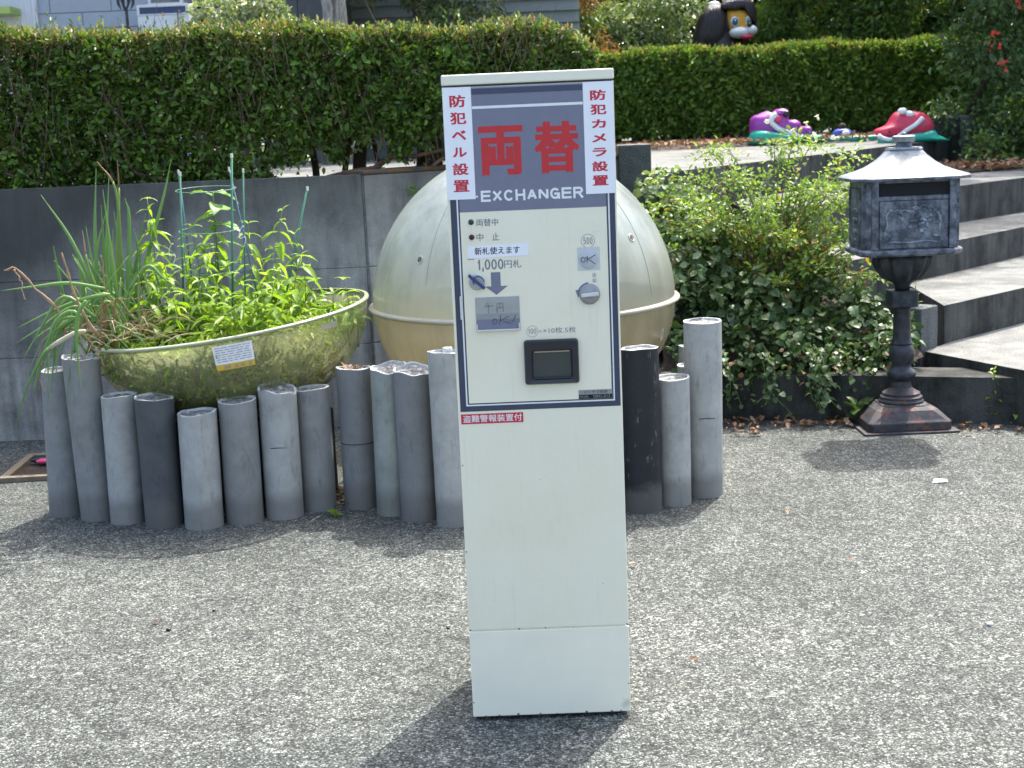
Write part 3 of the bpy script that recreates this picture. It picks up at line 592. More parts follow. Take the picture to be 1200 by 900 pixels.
def ribbon_text(chars, u0, u1, v0, v1, w_, mat, parent, y, gap=.22, widths=None, th=.35):
    """grotesque capitals and digits drawn as flat strokes of width w_ (mm)"""
    def arc(cx, cy, rx, ry, a0, a1, n_=14): return [(cx+rx*math.cos(R(a0+(a1-a0)*k/n_)), cy+ry*math.sin(R(a0+(a1-a0)*k/n_))) for k in range(n_+1)]
    G = {'E': [[(0, 0), (0, 1)], [(0, 1), (1, 1)], [(0, .52), (.92, .52)], [(0, 0), (1, 0)]], 'X': [[(0, 0), (1, 1)], [(0, 1), (1, 0)]],
         'C': [arc(.5, .5, .5, .5, 38, 322, 22)], 'H': [[(0, 0), (0, 1)], [(1, 0), (1, 1)], [(0, .5), (1, .5)]], 'A': [[(0, 0), (.5, 1)], [(.5, 1), (1, 0)], [(.2, .33), (.8, .33)]],
         'N': [[(0, 0), (0, 1)], [(1, 0), (1, 1)], [(0, 1), (1, 0)]], 'G': [arc(.5, .5, .5, .5, 38, 335, 22), [(1, 0), (1, .46)], [(.55, .46), (1, .46)]],
         'R': [[(0, 0), (0, 1)], [(0, 1), (.6, 1)]+arc(.66, .75, .34, .25, 90, -90)+[(0, .5)], [(.55, .5), (1, 0)]],
         '0': [arc(.5, .5, .5, .5, 0, 360, 26)], '1': [[(.62, 0), (.62, 1)], [(.62, .98), (.2, .74)]], '5': [[(.92, 1), (.16, 1)], [(.16, 1), (.1, .52)], arc(.45, .33, .5, .33, 130, -150)], ',': [[(.5, .10), (.5, -.02)], [(.5, 0), (.3, -.2)]]}
    W = {'1': .62, ',': .3}; wd = [W.get(c_, 1.0) for c_ in chars]; unit_ = (u1-u0)/(sum(wd)+gap*(len(chars)-1)); mb = MB(); cu_ = u0; hh = v1-v0; k2 = 0
    for c_, q in zip(chars, wd):
        cw = q*unit_
        for line_ in G[c_]:
            pts = [Vector((cu_+w_/2+x*(cw-w_), v0+w_/2+z*(hh-w_), 0)) for x, z in line_]; L_ = []
            for i_, p_ in enumerate(pts):
                d_ = (pts[min(i_+1, len(pts)-1)]-pts[max(i_-1, 0)]).normalized(); ex = w_/2 if len(pts) == 2 and c_ not in 'XAN' else 0
                e_ = -d_*ex if i_ == 0 else (d_*ex if i_ == len(pts)-1 else Vector((0, 0, 0))); n_ = Vector((-d_.y, d_.x, 0))*w_/2; L_.append((p_+e_+n_, p_+e_-n_))
            k2 += 1; yy = (y-th-.012*(k2 % 7))/1000
            v_ = [(U(p_.x), yy, p_.y/1000) for pr_ in L_ for p_ in pr_]; mb.add(v_, [(2*i_, 2*i_+1, 2*i_+3, 2*i_+2) for i_ in range(len(L_)-1)])
        cu_ += cw+gap*unit_
    return mb.build('lettering', mat, parent)
# the lettering that is printed on the front plate
lettering('両', 75, 172.5, 1283, 1390, 'bigred', fp, bold=.042, y=Yp)
lettering('替', 198, 296, 1283, 1395, 'bigred', fp, bold=.042, y=Yp)
ribbon_text('EXCHANGER', 74.5, 301, 1225.8, 1250.5, 5.0, 'white', fp, Yp, gap=.17)
shape('dot', 'white', [[(64, 1236), (68, 1236), (68, 1240), (64, 1240)]], fp)
Yc = -.5-3*.3
lettering('両替中', 61, 110.5, 1172.5, 1188.5, 'grey_ink', fp, y=Yc, bold=.008)
lettering('中', 60.5, 76, 1140, 1156.5, 'grey_ink', fp, y=Yc, bold=.008)
lettering('止', 95.5, 111, 1140, 1156.5, 'grey_ink', fp, y=Yc, bold=.008)
ribbon_text('1,000', 60, 118, 1075, 1098, 3.1, 'grey_ink', fp, Yc, gap=.2)
lettering('円札', 119.5, 158, 1077, 1095, 'grey_ink', fp, y=Yc, bold=.006)
shape('arrow', 'lilac', [[(88.7, 1068.8), (88.7, 1037.5), (110.2, 1037.5), (110.2, 1068.8)], [(75, 1037.5), (99.8, 1017.6), (126, 1037.5)]], fp, Yc)
ribbon_text('500', 298, 318.5, 1122.5, 1138, 1.5, 'grey_ink', fp, Yc, gap=.25)
lettering('返', 315.5, 324.5, 1048.5, 1058, 'grey_ink', fp, y=Yc)
lettering('却', 315.5, 324.5, 1036, 1046, 'grey_ink', fp, y=Yc)
ribbon_text('100', 167.5, 185.5, 926, 938, 1.2, 'grey_ink', fp, Yc, gap=.25)
lettering('円', 191.5, 197, 928, 933, 'grey_ink', fp, y=Yc)
lettering('×10枚.5枚', 201, 275, 925.5, 939, 'grey_ink', fp, y=Yc)
def circ(u, v, r, w_, mat, y, name='printed_circle', n=28):
    mb = MB(); a = [(U(u)+rr/1000*math.cos(t), (y-.2)/1000, v/1000+rr/1000*math.sin(t)) for rr in (r, r-w_) for t in [2*math.pi*k/n for k in range(n)]]
    mb.add(a, [(i, (i+1) % n, n+(i+1) % n, n+i) for i in range(n)]); return mb.build(name, mat, fp)
circ(308, 1130, 15.5, 1.0, 'grey_ink', Yc); circ(176.5, 931.5, 13, .8, 'grey_ink', Yc)
mb = MB(); arc = [(308.2+27*math.cos(t), 1011+27*math.sin(t)) for t in np.linspace(R(95), R(165), 9)]; arc2 = [(308.2+21.5*math.cos(t), 1011+21.5*math.sin(t)) for t in np.linspace(R(165), R(95), 9)]
shape('arrow', 'lilac', [arc+arc2], fp, Yc); shape('arrow', 'lilac', [[(276.5, 1021), (291, 1021), (282.5, 1003)]], fp, Yc)
# indicator lamps
for v, m_, lb in ((1182.4, 'led_g', 'dark green indicator lamp'), (1148.8, 'led_r', 'dark red indicator lamp')):
    b_ = MB(); b_.lathe([(.0062, 0), (.0062, -.002), (.0045, -.003)], 18); o = b_.build('lamp_bezel', 'black_plastic', MX, loc=(U(50), -.0012, v/1000), rot=(R(-90), 0, 0), smooth='auto')
    o2 = MB().ball((0, 0, .002), (.0043, .0043, .0022), 14, 8).build('indicator_lamp', m_, MX, loc=(U(50), -.0022, v/1000), rot=(R(90), 0, 0), smooth=True); o2['label'] = lb
# white stickers with red writing
for (u0, u1, v0, v1, s, cu, cw, vt, vb, dv) in ((.4, 63, 1233, 1476.5, '防犯ベル設置', 0, 0, 0, 0, 0), (307.5, 373, 1233.5, 1476, '防犯カメラ設置', 0, 0, 0, 0, 0)):
    sk = MB(); e = .0
    sk.box(U(u0), U(u1), -.0026, -.0004, v0/1000, v1/1000)
    sk = sk.build('warning_sticker', 'sticker', MX)
    n = len(s); pad = 11.5 if n == 6 else 13.5; span = (v1-v0-2*pad)/n
    for i, ch in enumerate(s):
        vc = v1-pad-span*(i+.5); h = min(span*.72, 26) if ch not in 'ベルメラカ' else min(span*.6, 21); wch = 35 if ch not in 'ベルメラカ' else 31
        uc = (u0+u1)/2+(1 if n == 6 else 0)
        lettering(ch, uc-wch/2, uc+wch/2, vc-h/2, vc+h/2, 'red', sk, y=-2.6, bold=.028, th=.2)
rs = MB().box(U(6.3), U(148.2), -.0008, .0002, .7236, .7466).build('warning_sticker', 'red', MX)
lettering('盗難警報装置付', 10.5, 145.5, 727, 744, 'white', rs, y=-.8, bold=.012, th=.15)
# paper label
pl = MB().add([(U(39.2), -.0022, 1.101), (U(175.2), -.0022, 1.104), (U(175.3), -.0022, 1.1312), (U(39), -.0022, 1.129), (U(39.2), -.0016, 1.101), (U(175.2), -.0016, 1.104), (U(175.3), -.0016, 1.1312), (U(39), -.0016, 1.129)],
  [(0, 1, 2, 3), (0, 4, 5, 1), (1, 5, 6, 2), (2, 6, 7, 3), (3, 7, 4, 0)]).build('paper_label', 'sticker', MX)
lettering('新札使えます', 55, 156, 1109, 1125.5, 'black_ink', pl, y=-2.3, bold=.012, th=.15)
MB().box(U(38.6), U(53), -.0017, -.0012, 1.0985, 1.1015).build('label_residue', 'brownedge', MX)
# coin slot cover, knob, lock
def disc(name, mat, u, v, r, d, parent=MX, y=-.0014, n=32, prof=None, smooth='auto'):
    pr_ = prof or [(r, 0), (r, d*.8), (r*.94, d)]
    o = MB().lathe(pr_, n, cap1=True).build(name, mat, parent, loc=(U(u), y, v/1000), rot=(R(90), 0, 0), smooth=smooth); return o
MB().box(U(283.5), U(334), -.0019, -.0012, 1.064, 1.1165).build('tape', 'tape', MX)
cc = disc('coin_slot', 'clearcoin', 308.3, 1089.5, .0205, .004)
def strokes(name, mat, segs, parent, y, w_=.9):
    mb = MB()
    for sg in segs:
        pts = [Vector((U(u), y/1000, v/1000)) for u, v in sg]
        mb.tube(pts, w_/2000, 5)
    return mb.build(name, mat, parent)
hw = strokes('handwriting', 'black_ink', [[(299, 1093), (295, 1095), (291.5, 1091), (292, 1085), (297, 1083), (300.5, 1087), (300, 1092), (304, 1094)], [(306, 1097), (304.5, 1082)], [(324, 1099), (306, 1089), (312, 1087), (322, 1079)]], MX, -5.6, 1.7)
kn = disc('return_knob', 'steel', 308.3, 1011, .0225, .009, prof=[(.0235, 0), (.0235, .003), (.0205, .0045), (.020, .008), (.0185, .009)])
MB().box(-.0195, .0195, -.0042, .0042, 0, .010).build('knob_grip', 'alu', kn, loc=(0, 0, .008), rot=(0, 0, R(4)), bevel=.0015)
lk = disc('lock', 'chrome', 57, 1049, .0175, .006, prof=[(.018, 0), (.018, .004), (.016, .006)])
mb = MB(); mb.box(-.0235, .0235, -.0035, .0035, 0, .010); mb.build('lock_tab', 'keyblue', lk, loc=(-.0005, .001, .006), rot=(0, 0, R(-42)), bevel=.0015)
mb = MB().tube([(.012*math.cos(t), .012*math.sin(t), .009) for t in np.linspace(0, math.pi*1.15, 12)], .0014, 6); mb.build('wire_loop', 'keyblue', lk, loc=(.004, .001, .004))
# note slot plate
pt = fbox(51, 150.3, 936, 1013.5, -3.2, -1.2).build('note_plate', 'plate_grey', MX, bevel=.0008)
fbox(52.5, 149, 963, 976, -3.5, -3.19).build('plate_step', 'steel', pt)
fbox(52.5, 149, 941, 963, -4.6, -3.19).build('note_slot', 'lilac', pt, bevel=.0006)
fbox(52.5, 149, 936.5, 940.5, -9, -3.19).build('slot_lip', 'alu', pt, bevel=.0008)
for u0 in (52, 146.5): fbox(u0, u0+2.6, 937, 953, -7, -3.19).build('slot_cheek', 'alu', pt, bevel=.0006)
strokes('handwriting', 'black_ink', [[(81, 1001), (74, 995)], [(70, 992), (92, 994)], [(81, 996.5), (80.5, 976)], [(99, 978), (99.5, 998), (113, 999), (113.5, 979)], [(106, 998), (106, 988)], [(99.5, 988), (113, 989)]], pt, -3.6, .8)
strokes('handwriting', 'black_ink', [[(96, 963), (91, 964), (88.5, 958), (90, 953), (96, 953), (99, 958), (97, 963)], [(107, 972), (103.5, 950)], [(125, 969), (105, 960), (114, 957), (128, 953)], [(141, 971), (133, 955)], [(131.5, 951.5), (130.8, 950.2)]], pt, -4.9, 1.1)
# coin tray
ct = MB(); o_ = [(156, 811), (279, 811), (279, 912.5), (156, 912.5)]; i_ = [(171.5, 820.8), (264.5, 821.5), (265, 890.5), (173.5, 890.5)]
def rrect(q, r, n=5):
    (x0, y0), (x1, _), (x2, y2), _ = q; x1 = q[1][0]; y2 = q[2][1]; pts = []
    for cx_, cy_, a0 in ((x1-r, y0+r, -90), (x1-r, y2-r, 0), (x0+r, y2-r, 90), (x0+r, y0+r, 180)):
        for k_ in range(n): t_ = R(a0+90*k_/(n-1)); pts.append((cx_+r*math.cos(t_), cy_+r*math.sin(t_)))
    return pts
Ro = rrect(o_, 7); Rm = rrect([(159, 814), (276, 814), (276, 909.5), (159, 909.5)], 6); Ri = rrect([(172, 820.8), (264.5, 820.8), (264.5, 890.5), (172, 890.5)], 7); Rj = rrect([(176, 826), (261, 826), (261, 888), (176, 888)], 5)
rg = [[(U(u), y_/1000, v/1000) for u, v in q] for q, y_ in ((Ro, -1.2), (Ro, -9), (Rm, -13), (Ri, -11.5), (Rj, -2.5))]
ct.rings(rg, 0, False, False)
ct = ct.build('coin_tray', 'black_plastic', MX, smooth='auto')
fbox(173, 264, 822, 890, -3.4, -1.6).build('tray_flap', 'smoke', ct)
fbox(179, 259, 883.5, 886, -6.5, -3.3).build('flap_hinge', 'brownedge', ct)
fbox(174, 263, 822.5, 826.5, -11.2, -3.3).build('tray_lip', 'black_plastic', ct, bevel=.001)
# maker's plate
mp = fbox(276, 353, 771.8, 792.5, -2.3, -1.3).build('maker_plate', 'steel', MX)
fbox(276.8, 352.4, 772.4, 781.6, -2.55, -2.28).build('plate_band', 'void', mp)
lettering('イーヤマ技研', 288, 342, 783.6, 791, 'black_ink', mp, y=-2.35, bold=.01, th=.15)
lettering('MODEL', 279.5, 299, 774.6, 779.4, 'steel', mp, y=-2.6, th=.12)
lettering('GEC-212', 309, 348, 774.2, 780, 'steel', mp, y=-2.6, bold=.01, th=.12)
MB().box(U(16.5), U(20.5), -.0065, 0, .965, 1.018).build('door_catch', 'alu', MX, bevel=.001)

# ---------------------------------------------------------------- pipe palisade
PIPES = [  # x, y, height, x at the top, radius, colour, top shape, label
 (-1.725, 5.118, .560, -1.700, .067, 'pipe_mid', .004, 'leftmost grey pipe of the row, half hidden behind the tall leaning one'),
 (-1.580, 5.039, .612, -1.592, .067, 'pipe_mid', .010, 'tallest left hand grey pipe leaning outward under the onion leaves'),
 (-1.452, 4.976, .478, -1.444, .066, 'pipe_light', .003, 'pale grey pipe between the tall leaning one and the charcoal one'),
 (-1.300, 4.909, .476, -1.299, .070, 'pipe_dark', .006, 'charcoal dark grey pipe of the left row'),
 (-1.145, 4.865, .424, -1.138, .070, 'pipe_light', .004, 'shortest pipe of the left row, pale with rough mortar top'),
 (-1.005, 4.912, .453, -1.000, .069, 'pipe_mid', .004, 'flat topped grey pipe below the bowl label'),
 (-.864, 4.955, .482, -.860, .070, 'pipe_light', .017, 'grey pipe with wavy uneven top and short dark scratch'),
 (-.748, 5.040, .462, -.746, .066, 'pipe_mid', .003, 'right end pipe of the left row below the bowl'),
 (-.586, 5.048, .530, -.586, .066, 'pipe_slate', .004, 'slate grey pipe with leafy debris on top beside the row gap'),
 (-.453, 4.935, .545, -.446, .067, 'pipe_green', .012, 'greenish grey pipe with chipped top left of the machine'),
 (-.357, 4.848, .548, -.356, .066, 'pipe_slate', .013, 'darker slate pipe with notched top, second from the machine'),
 (-.220, 4.764, .622, -.222, .070, 'pipe_light', .004, 'tall pale pipe just left of the machine with a lump on top'),
 (.459, 4.829, .594, .457, .068, 'pipe_black', .004, 'black painted scratched pipe just right of the machine'),
 (.579, 4.899, .470, .580, .0625, 'pipe_light', .003, 'short pale pipe between the black pipe and the tall end pipe'),
 (.705, 5.006, .655, .708, .070, 'pipe_light', .002, 'tallest pale grey pipe at the right end of the row'),
 (.675, 5.130, .472, .675, .048, 'pipe_light', .003, 'thin pipe peeking out behind the tall right end pipe, lower top'),
 (.695, 5.240, .525, .695, .048, 'pipe_light', .003, 'thin pipe peeking out behind the tall right end pipe, higher top')]
for i, (x, y, h, xt, r, mat, wav, lb) in enumerate(PIPES):
    root = empty('grey_pipe' if mat != 'pipe_black' else 'black_pipe', (x, y, 0), lb, 'pipe', 'upright pipes edging the planters')
    n = 30; ph = random.uniform(0, 6); sx = (xt-x)
    def top(a, rr): return h + wav*(math.sin(a+ph)*.9+.35*math.sin(2*a+ph*2)+.25*math.sin(5*a+ph))+random.uniform(-.0006, .0006)
    rings = []
    for zf in (-.03, .0, .25, .6, 1.0):
        if zf < 1: rings.append([(sx*max(0, zf)+r*math.cos(a), r*math.sin(a), h*zf) for a in [2*math.pi*k/n for k in range(n)]])
        else: rings.append([(sx+r*math.cos(a), r*math.sin(a), top(a, r)) for a in [2*math.pi*k/n for k in range(n)]])
    rings[0] = [(p_[0], p_[1], -.03) for p_ in rings[0]]
    MB().rings(rings, 0, False, False).build('pipe_wall', mat, root, smooth='auto')
    ri = r-.008; T = [top(2*math.pi*k/n, r) for k in range(n)]
    rr_ = [[(sx+q*math.cos(2*math.pi*k/n), q*math.sin(2*math.pi*k/n), T[k]+dz) for k in range(n)] for q, dz in ((r, 0), (r-.001, .0012), (ri+.001, .0012), (ri, -.004), (ri, -.03))]
    MB().rings(rr_, 0, False, False).build('pipe_rim', 'pipe_rim', root)
    fl = []
    for q in (ri, ri*.75, ri*.45, ri*.15):
        fl.append([(sx+q*math.cos(2*math.pi*k/n), q*math.sin(2*math.pi*k/n), (T[k]*(q/r)+h*(1-q/r))-.008+random.uniform(-.003, .005)*(1 if q < ri else .2)) for k in range(n)])
    MB().rings(fl, 0, False, True).build('mortar_fill', 'pipe_fill', root, smooth=True)
    if i == 8:
        P = np.array([(random.uniform(-.04, .04), random.uniform(-.04, .04), h+.002) for _ in range(26)]); v, f = leaves(P, rand_dirs(26)*[1, 1, .3], unit(rand_dirs(26)*.4+[0, 0, 1]), .028, .01); quadmesh('debris', v, f, ['litter'], parent=root)
    if i == 11: MB().box(-.018, .016, -.012, .014, h-.006, h+.014).build('mortar_lump', 'pipe_rim', root, bevel=.004)
    if i in (6, 14, 8):
        zc = .27 if i == 6 else (.25 if i == 8 else .30); MB().tube([(r*1.001*math.cos(a), r*1.001*math.sin(a), zc+.003*math.sin(a*3)) for a in np.linspace(R(-110), R(-60), 10)] if i != 8 else [(r*1.001*math.cos(a), r*1.001*math.sin(a), zc) for a in np.linspace(R(-165), R(-15), 16)], .0016, 4).build('scratch', 'void', root)

# ---------------------------------------------------------------- acrylic domes
def dome_profile(Rr, depth, n=22, z0=0, up=True):
    out = []
    for i in range(n+1):
        a = (math.pi/2)*(i/n); out.append((max(Rr*math.cos(a), .0005), (depth if up else -depth)*math.sin(a)))
    return out
SP = empty('acrylic_sphere', (.062, 5.47, .700), 'large clouded sphere of two acrylic domes standing behind the machine', 'dome sphere')
MB().lathe(dome_profile(.640, .640), 72).build('upper_dome', 'dome_up', SP, smooth=True)
MB().lathe(dome_profile(.640, .52, up=False), 72).build('lower_dome', 'dome_low', SP, smooth=True)
def flange(name, Rr, parent, mat='rim', dz=0, thin=1.0):
    pr_ = [(Rr-.004, .012), (Rr+.008, .013), (Rr+.022, .009), (Rr+.026, .002), (Rr+.024, -.006), (Rr+.014, -.011), (Rr+.002, -.012), (Rr-.006, -.010)]
    return MB().lathe([(Rr+(a-Rr)*thin, b*thin+dz) for a, b in pr_], 96).build(name, mat, parent, smooth=True)
flange('rim_flange', .640, SP, thin=.8)
def torus_on(parent, d, Rr, rad, tube, mat, name='vent_ring', squash=1):
    d = Vector(d).normalized(); q = d.to_track_quat('Z', 'Y'); n = 20; mb = MB()
    rings = [[(math.cos(t)*(rad+tube*math.cos(s)), math.sin(t)*(rad+tube*math.cos(s)), tube*math.sin(s)) for s in [2*math.pi*k/8 for k in range(8)]] for t in [2*math.pi*k/n for k in range(n+1)]]
    mb.rings(rings, 0, False, False); o = mb.build(name, mat, parent, loc=d*Rr, smooth=True); o.rotation_mode = 'QUATERNION'; o.rotation_quaternion = q; return o
for d in ((-.634, -.683, .363), (.671, -.6, .436)):
    torus_on(SP, d, .640, .014, .0035, 'rim')
    o = MB().ball((0, 0, 0), (.012, .012, .002), 14, 6).build('vent_hole', 'pier', SP, loc=Vector(d).normalized()*.641); o.rotation_mode = 'QUATERNION'; o.rotation_quaternion = Vector(d).to_track_quat('Z', 'Y')
d = Vector((.863, -.44, -.200)); o = torus_on(SP, d, .631, .018, .0045, 'rim'); o.scale = (.7, 1.25, 1)
for az in (-128, -38):   # moulding ribs and run marks up the dome
    pts = [((.6405*math.cos(e))*math.cos(R(az)), (.6405*math.cos(e))*math.sin(R(az)), .6405*math.sin(e)) for e in np.linspace(R(12 if az < -60 else 4), R(62 if az in(-128, -100) else 48), 16)]
    MB().tube(pts, [.0003]+[.0011]*14+[.0003], 5, flat_=.5).build('run_mark', 'mark', SP, smooth=True)
SP.scale = (.938,)*3
# what holds the sphere and bowl up
def support(x, y, h, label):
    e_ = empty('block_support', (x, y, 0), label, 'support blocks')
    for k_ in range(3):
        a = R(90+120*k_); MB().box(-.19, .19, -.09, .09, 0, h).build('concrete_block', 'riser', e_, loc=(.22*math.cos(a), .22*math.sin(a), 0), rot=(0, 0, a), bevel=.01)
support(.062, 5.47, .255, 'concrete blocks under the big clouded sphere'); support(-1.098, 5.40, .34, 'concrete blocks under the planted bowl')

K = .923; BC0 = Vector((-1.19, 5.83, .632)); BC1 = Vector((-1.098, 5.385, .690))   # plants are laid out round BC0 and set into the bowl at BC1
bowl_roots = []
BW = empty('planter_bowl', tuple(BC1), 'yellowed clear acrylic half dome used as a planter, tilted and full of plants', 'planter bowl')
BW.rotation_euler = (R(1.5), R(-6.2), 0); BW.scale = (K,)*3
Rb, Db = .585, .41
def bprof(k=1.0, top=0):
    out = []
    for i in range(23):
        a = (math.pi/2)*(i/22); out.append((max(Rb*k*math.cos(a)**.85, .0005), -Db*k*math.sin(a)**1.0))
    return out
MB().lathe(bprof(), 72).build('bowl_shell', 'bowl', BW, smooth=True)
flange('rim_flange', Rb-.002, BW, 'bowl_rim', thin=.6)
so_ = MB(); n = 48
pf = [(Rb*.93*math.cos(a)**.85, -Db*.93*math.sin(a)) for a in np.linspace(math.asin(.62), math.pi/2, 10)]
so_.lathe([(.001, -.26)]+[(pf[0][0]*.5, -.25), (pf[0][0], -.255)]+pf, 48).build('bowl_soil', 'soil', BW, smooth=True)
# warning label on the shell
def on_bowl(az, zrel, off=.003):
    s = min(1, max(0, -zrel/Db)); a = math.asin(s); r_ = Rb*math.cos(a)**.85+off; return (r_*math.cos(az), r_*math.sin(az), zrel)
def bowl_patch(name, mat, az0, az1, z0, z1, off, parent=BW, nu=10):
    v = [on_bowl(az0+(az1-az0)*i/nu, z, off) for z in (z0, z1) for i in range(nu+1)]
    return MB().add(v, [(i, i+1, nu+2+i, nu+1+i) for i in range(nu)]).build(name, mat, parent)
azc = -90+5.5
lab = bowl_patch('warning_label', 'sticker', R(azc-2), R(azc+13), -.098, -.022, .004)
bowl_patch('label_strip', 'ylw', R(azc-2), R(azc+13), -.122, -.0985, .0042)
for k_ in range(7):
    z = -.030-k_*.0092; segs = []
    a = azc-1.2
    while a < azc+12:
        b_ = min(a+random.uniform(1.0, 3.4), azc+12.2); bowl_patch('print_line', 'grey_ink', R(a), R(b_), z-.0022, z, .005, lab, 3) if k_ % 1 == 0 else None
        a = b_+random.uniform(.3, .8)
for a0, a1 in ((azc+1, azc+3.5), (azc+5, azc+6.5), (azc+7.5, azc+9), (azc+10.5, azc+11.8)): bowl_patch('print_line', 'brownedge', R(a0), R(a1), -.118, -.104, .0052, lab, 2)
bowl_patch('pale_label', 'rim', R(-42), R(-33), -.052, -.030, .004)

# ---------------------------------------------------------------- mailbox
MA = empty('mailbox', (1.725, 5.99, 0), 'ornate cast iron mailbox on a rusting pedestal in front of the steps', 'mailbox')
def sq(w_, d_, z, ch=0): 
    a, b_ = w_/2, d_/2
    return [(-a+ch, -b_, z), (a-ch, -b_, z), (a, -b_+ch, z), (a, b_-ch, z), (a-ch, b_, z), (-a+ch, b_, z), (-a, b_-ch, z), (-a, -b_+ch, z)]
MB().rings([sq(.415, .36, 0, .004), sq(.415, .36, .010, .004)]).build('base_plate', 'iron_rusty', MA, bevel=.002)
MB().rings([sq(.365, .315, .010, .02), sq(.365, .315, .045, .02), sq(.345, .295, .055, .02), sq(.27, .24, .092, .03), sq(.21, .20, .105, .03), sq(.2, .19, .112, .03)]).build('stepped_base', 'iron_rusty', MA, bevel=.003)
MB().lathe([(.095, .108), (.098, .120), (.090, .130), (.092, .138), (.080, .146), (.082, .154), (.06, .165), (.045, .178), (.04, .205), (.040, .225)], 32, cap1=True).build('turned_foot', 'iron_rusty', MA, smooth='auto')
MB().lathe([(.040, .206), (.050, .214), (.060, .226), (.063, .240), (.058, .252), (.044, .262), (.040, .272), (.042, .285), (.052, .305), (.056, .33), (.052, .352), (.043, .368), (.047, .376), (.043, .384), (.039, .40), (.037, .525), (.042, .534), (.036, .542)], 28).build('turned_post', 'iron', MA, smooth='auto')
MB().rings([sq(.118, .105, .538, .008), sq(.118, .105, .610, .008)]).build('post_collar', 'iron', MA, bevel=.004)
u_ = MB(); n = 72; rings = []
for r_, z_ in ((.032, .608), (.034, .632), (.046, .645), (.078, .662), (.108, .70), (.122, .735), (.130, .772)):
    fl_ = .10 if .65 < z_ < .74 else 0
    rings.append([(r_*(1+fl_*math.cos(12*2*math.pi*k/n))*math.cos(2*math.pi*k/n), r_*.85*(1+fl_*math.cos(12*2*math.pi*k/n))*math.sin(2*math.pi*k/n), z_) for k in range(n)])
u_.rings(rings).build('fluted_urn', 'iron', MA, smooth=True)
BZ = .772
MB().rings([sq(.42, .32, BZ, .045), sq(.445, .34, BZ+.008, .047), sq(.445, .34, BZ+.022, .047), sq(.43, .325, BZ+.030, .045)]).build('box_sill', 'pewter', MA, bevel=.002)
MB().rings([sq(.415, .30, BZ+.028, .05), sq(.415, .30, 1.095, .05)]).build('box_body', 'pewter', MA, bevel=.003)
fr_ = []
def mbox(name, x0, x1, y0, y1, z0, z1, mat='pewter', bev=.002): return MB().box(x0, x1, y0, y1, z0, z1).build(name, mat, MA, bevel=bev)
mbox('slot_mouth', -.150, .150, -.1515, -.140, 1.028, 1.082, 'void', 0)
mbox('slot_flap', -.152, .152, -.158, -.1502, 1.010, 1.0265)
mbox('corner_post', -.178, -.150, -.166, -.148, BZ+.032, 1.093); mbox('corner_post', .150, .178, -.166, -.148, BZ+.032, 1.093)
for s_ in (-1, 1): mbox('corner_post', s_*.198-.009, s_*.198+.009, -.117, -.095, BZ+.032, 1.093)
dr = mbox('door_panel', -.145, .145, -.160, -.1502, BZ+.036, 1.006)
# cast relief: scalloped frame and raised ornament
rl = MB(); 
AS = 1.25
arch = [(-.118, BZ+.050), (-.122, BZ+.085), (-.112, BZ+.11), (-.118, BZ+.14), (-.10, BZ+.158), (-.07, BZ+.150), (-.04, BZ+.158), (-.015, BZ+.15), (.01, BZ+.160), (.035, BZ+.172), (.07, BZ+.166), (.10, BZ+.148), (.112, BZ+.12), (.106, BZ+.09), (.118, BZ+.06), (.110, BZ+.046), (.05, BZ+.052), (-.02, BZ+.047), (-.08, BZ+.05), (-.118, BZ+.050)]
rl.tube([(x, -.162, BZ+(z-BZ)*AS) for x, z in arch], [.005+.002*math.sin(i*2.2) for i in range(len(arch))], 6)
rr2 = random.Random(5)
for k_ in range(60):
    x = rr2.gauss(.035, .045); z = rr2.gauss(BZ+.125, .022)
    if k_ > 34: x, z = rr2.choice([(-.11, BZ+.07), (.105, BZ+.075), (-.06, BZ+.145), (.07, BZ+.15), (.0, BZ+.155)]); x += rr2.gauss(0, .012); z += rr2.gauss(0, .010)
    if abs(x) > .125: continue
    rl.ball((x, -.161, BZ+(z-BZ)*AS), (rr2.uniform(.005, .013), rr2.uniform(.003, .007), rr2.uniform(.004, .011)), 8, 5)
rl.build('cast_relief', iron_mat('relief highlights', (.07, .09, .115), (.30, .34, .40), .42, .62, metal=.3, rough=.42), dr, smooth=True)
ls = MB()
for z in (BZ+.06, BZ+.10, BZ+.15, BZ+.19): ls.ball((-.2085, .0, z), (.004, rr2.uniform(.03, .06), .014), 10, 6)
ls.tube([(-.209, -.08, BZ+.05), (-.209, -.08, 1.06), (-.209, .09, 1.06), (-.209, .09, BZ+.05), (-.209, -.08, BZ+.05)], .004, 6); ls.build('side_relief', 'pewter', MA, smooth=True)
rf = []
for f_, z_ in ((1.0, 1.092), (1.0, 1.104), (.965, 1.112), (.80, 1.124), (.62, 1.142), (.46, 1.168), (.335, 1.197), (.27, 1.217)):
    rf.append(sq(.505*f_, .385*f_, z_, .07*f_))
MB().rings(rf[:2]).build('eaves', 'pewter', MA, bevel=.002)
MB().rings(rf[1:]).build('flared_roof', 'pewter_roof', MA, smooth='auto')
MB().rings([sq(.135, .105, 1.214, .02), sq(.144, .112, 1.219, .02), sq(.136, .105, 1.227, .02)]).build('roof_cap', 'pewter_roof', MA)
MB().lathe([(.035, 1.225), (.032, 1.242), (.03, 1.25)], 20).build('finial_neck', 'pewter', MA, smooth=True)
fnl = MB(); n = 36
fnl.rings([[(r_*(1+.04*math.cos(9*2*math.pi*k/n)*(z_ < 1.273))*math.cos(2*math.pi*k/n), r_*(1+.04*math.cos(9*2*math.pi*k/n)*(z_ < 1.273))*math.sin(2*math.pi*k/n), z_) for k in range(n)] for r_, z_ in ((.034, 1.247), (.046, 1.250), (.048, 1.272), (.041, 1.277))]).build('finial', 'pewter_roof', MA, smooth='auto')
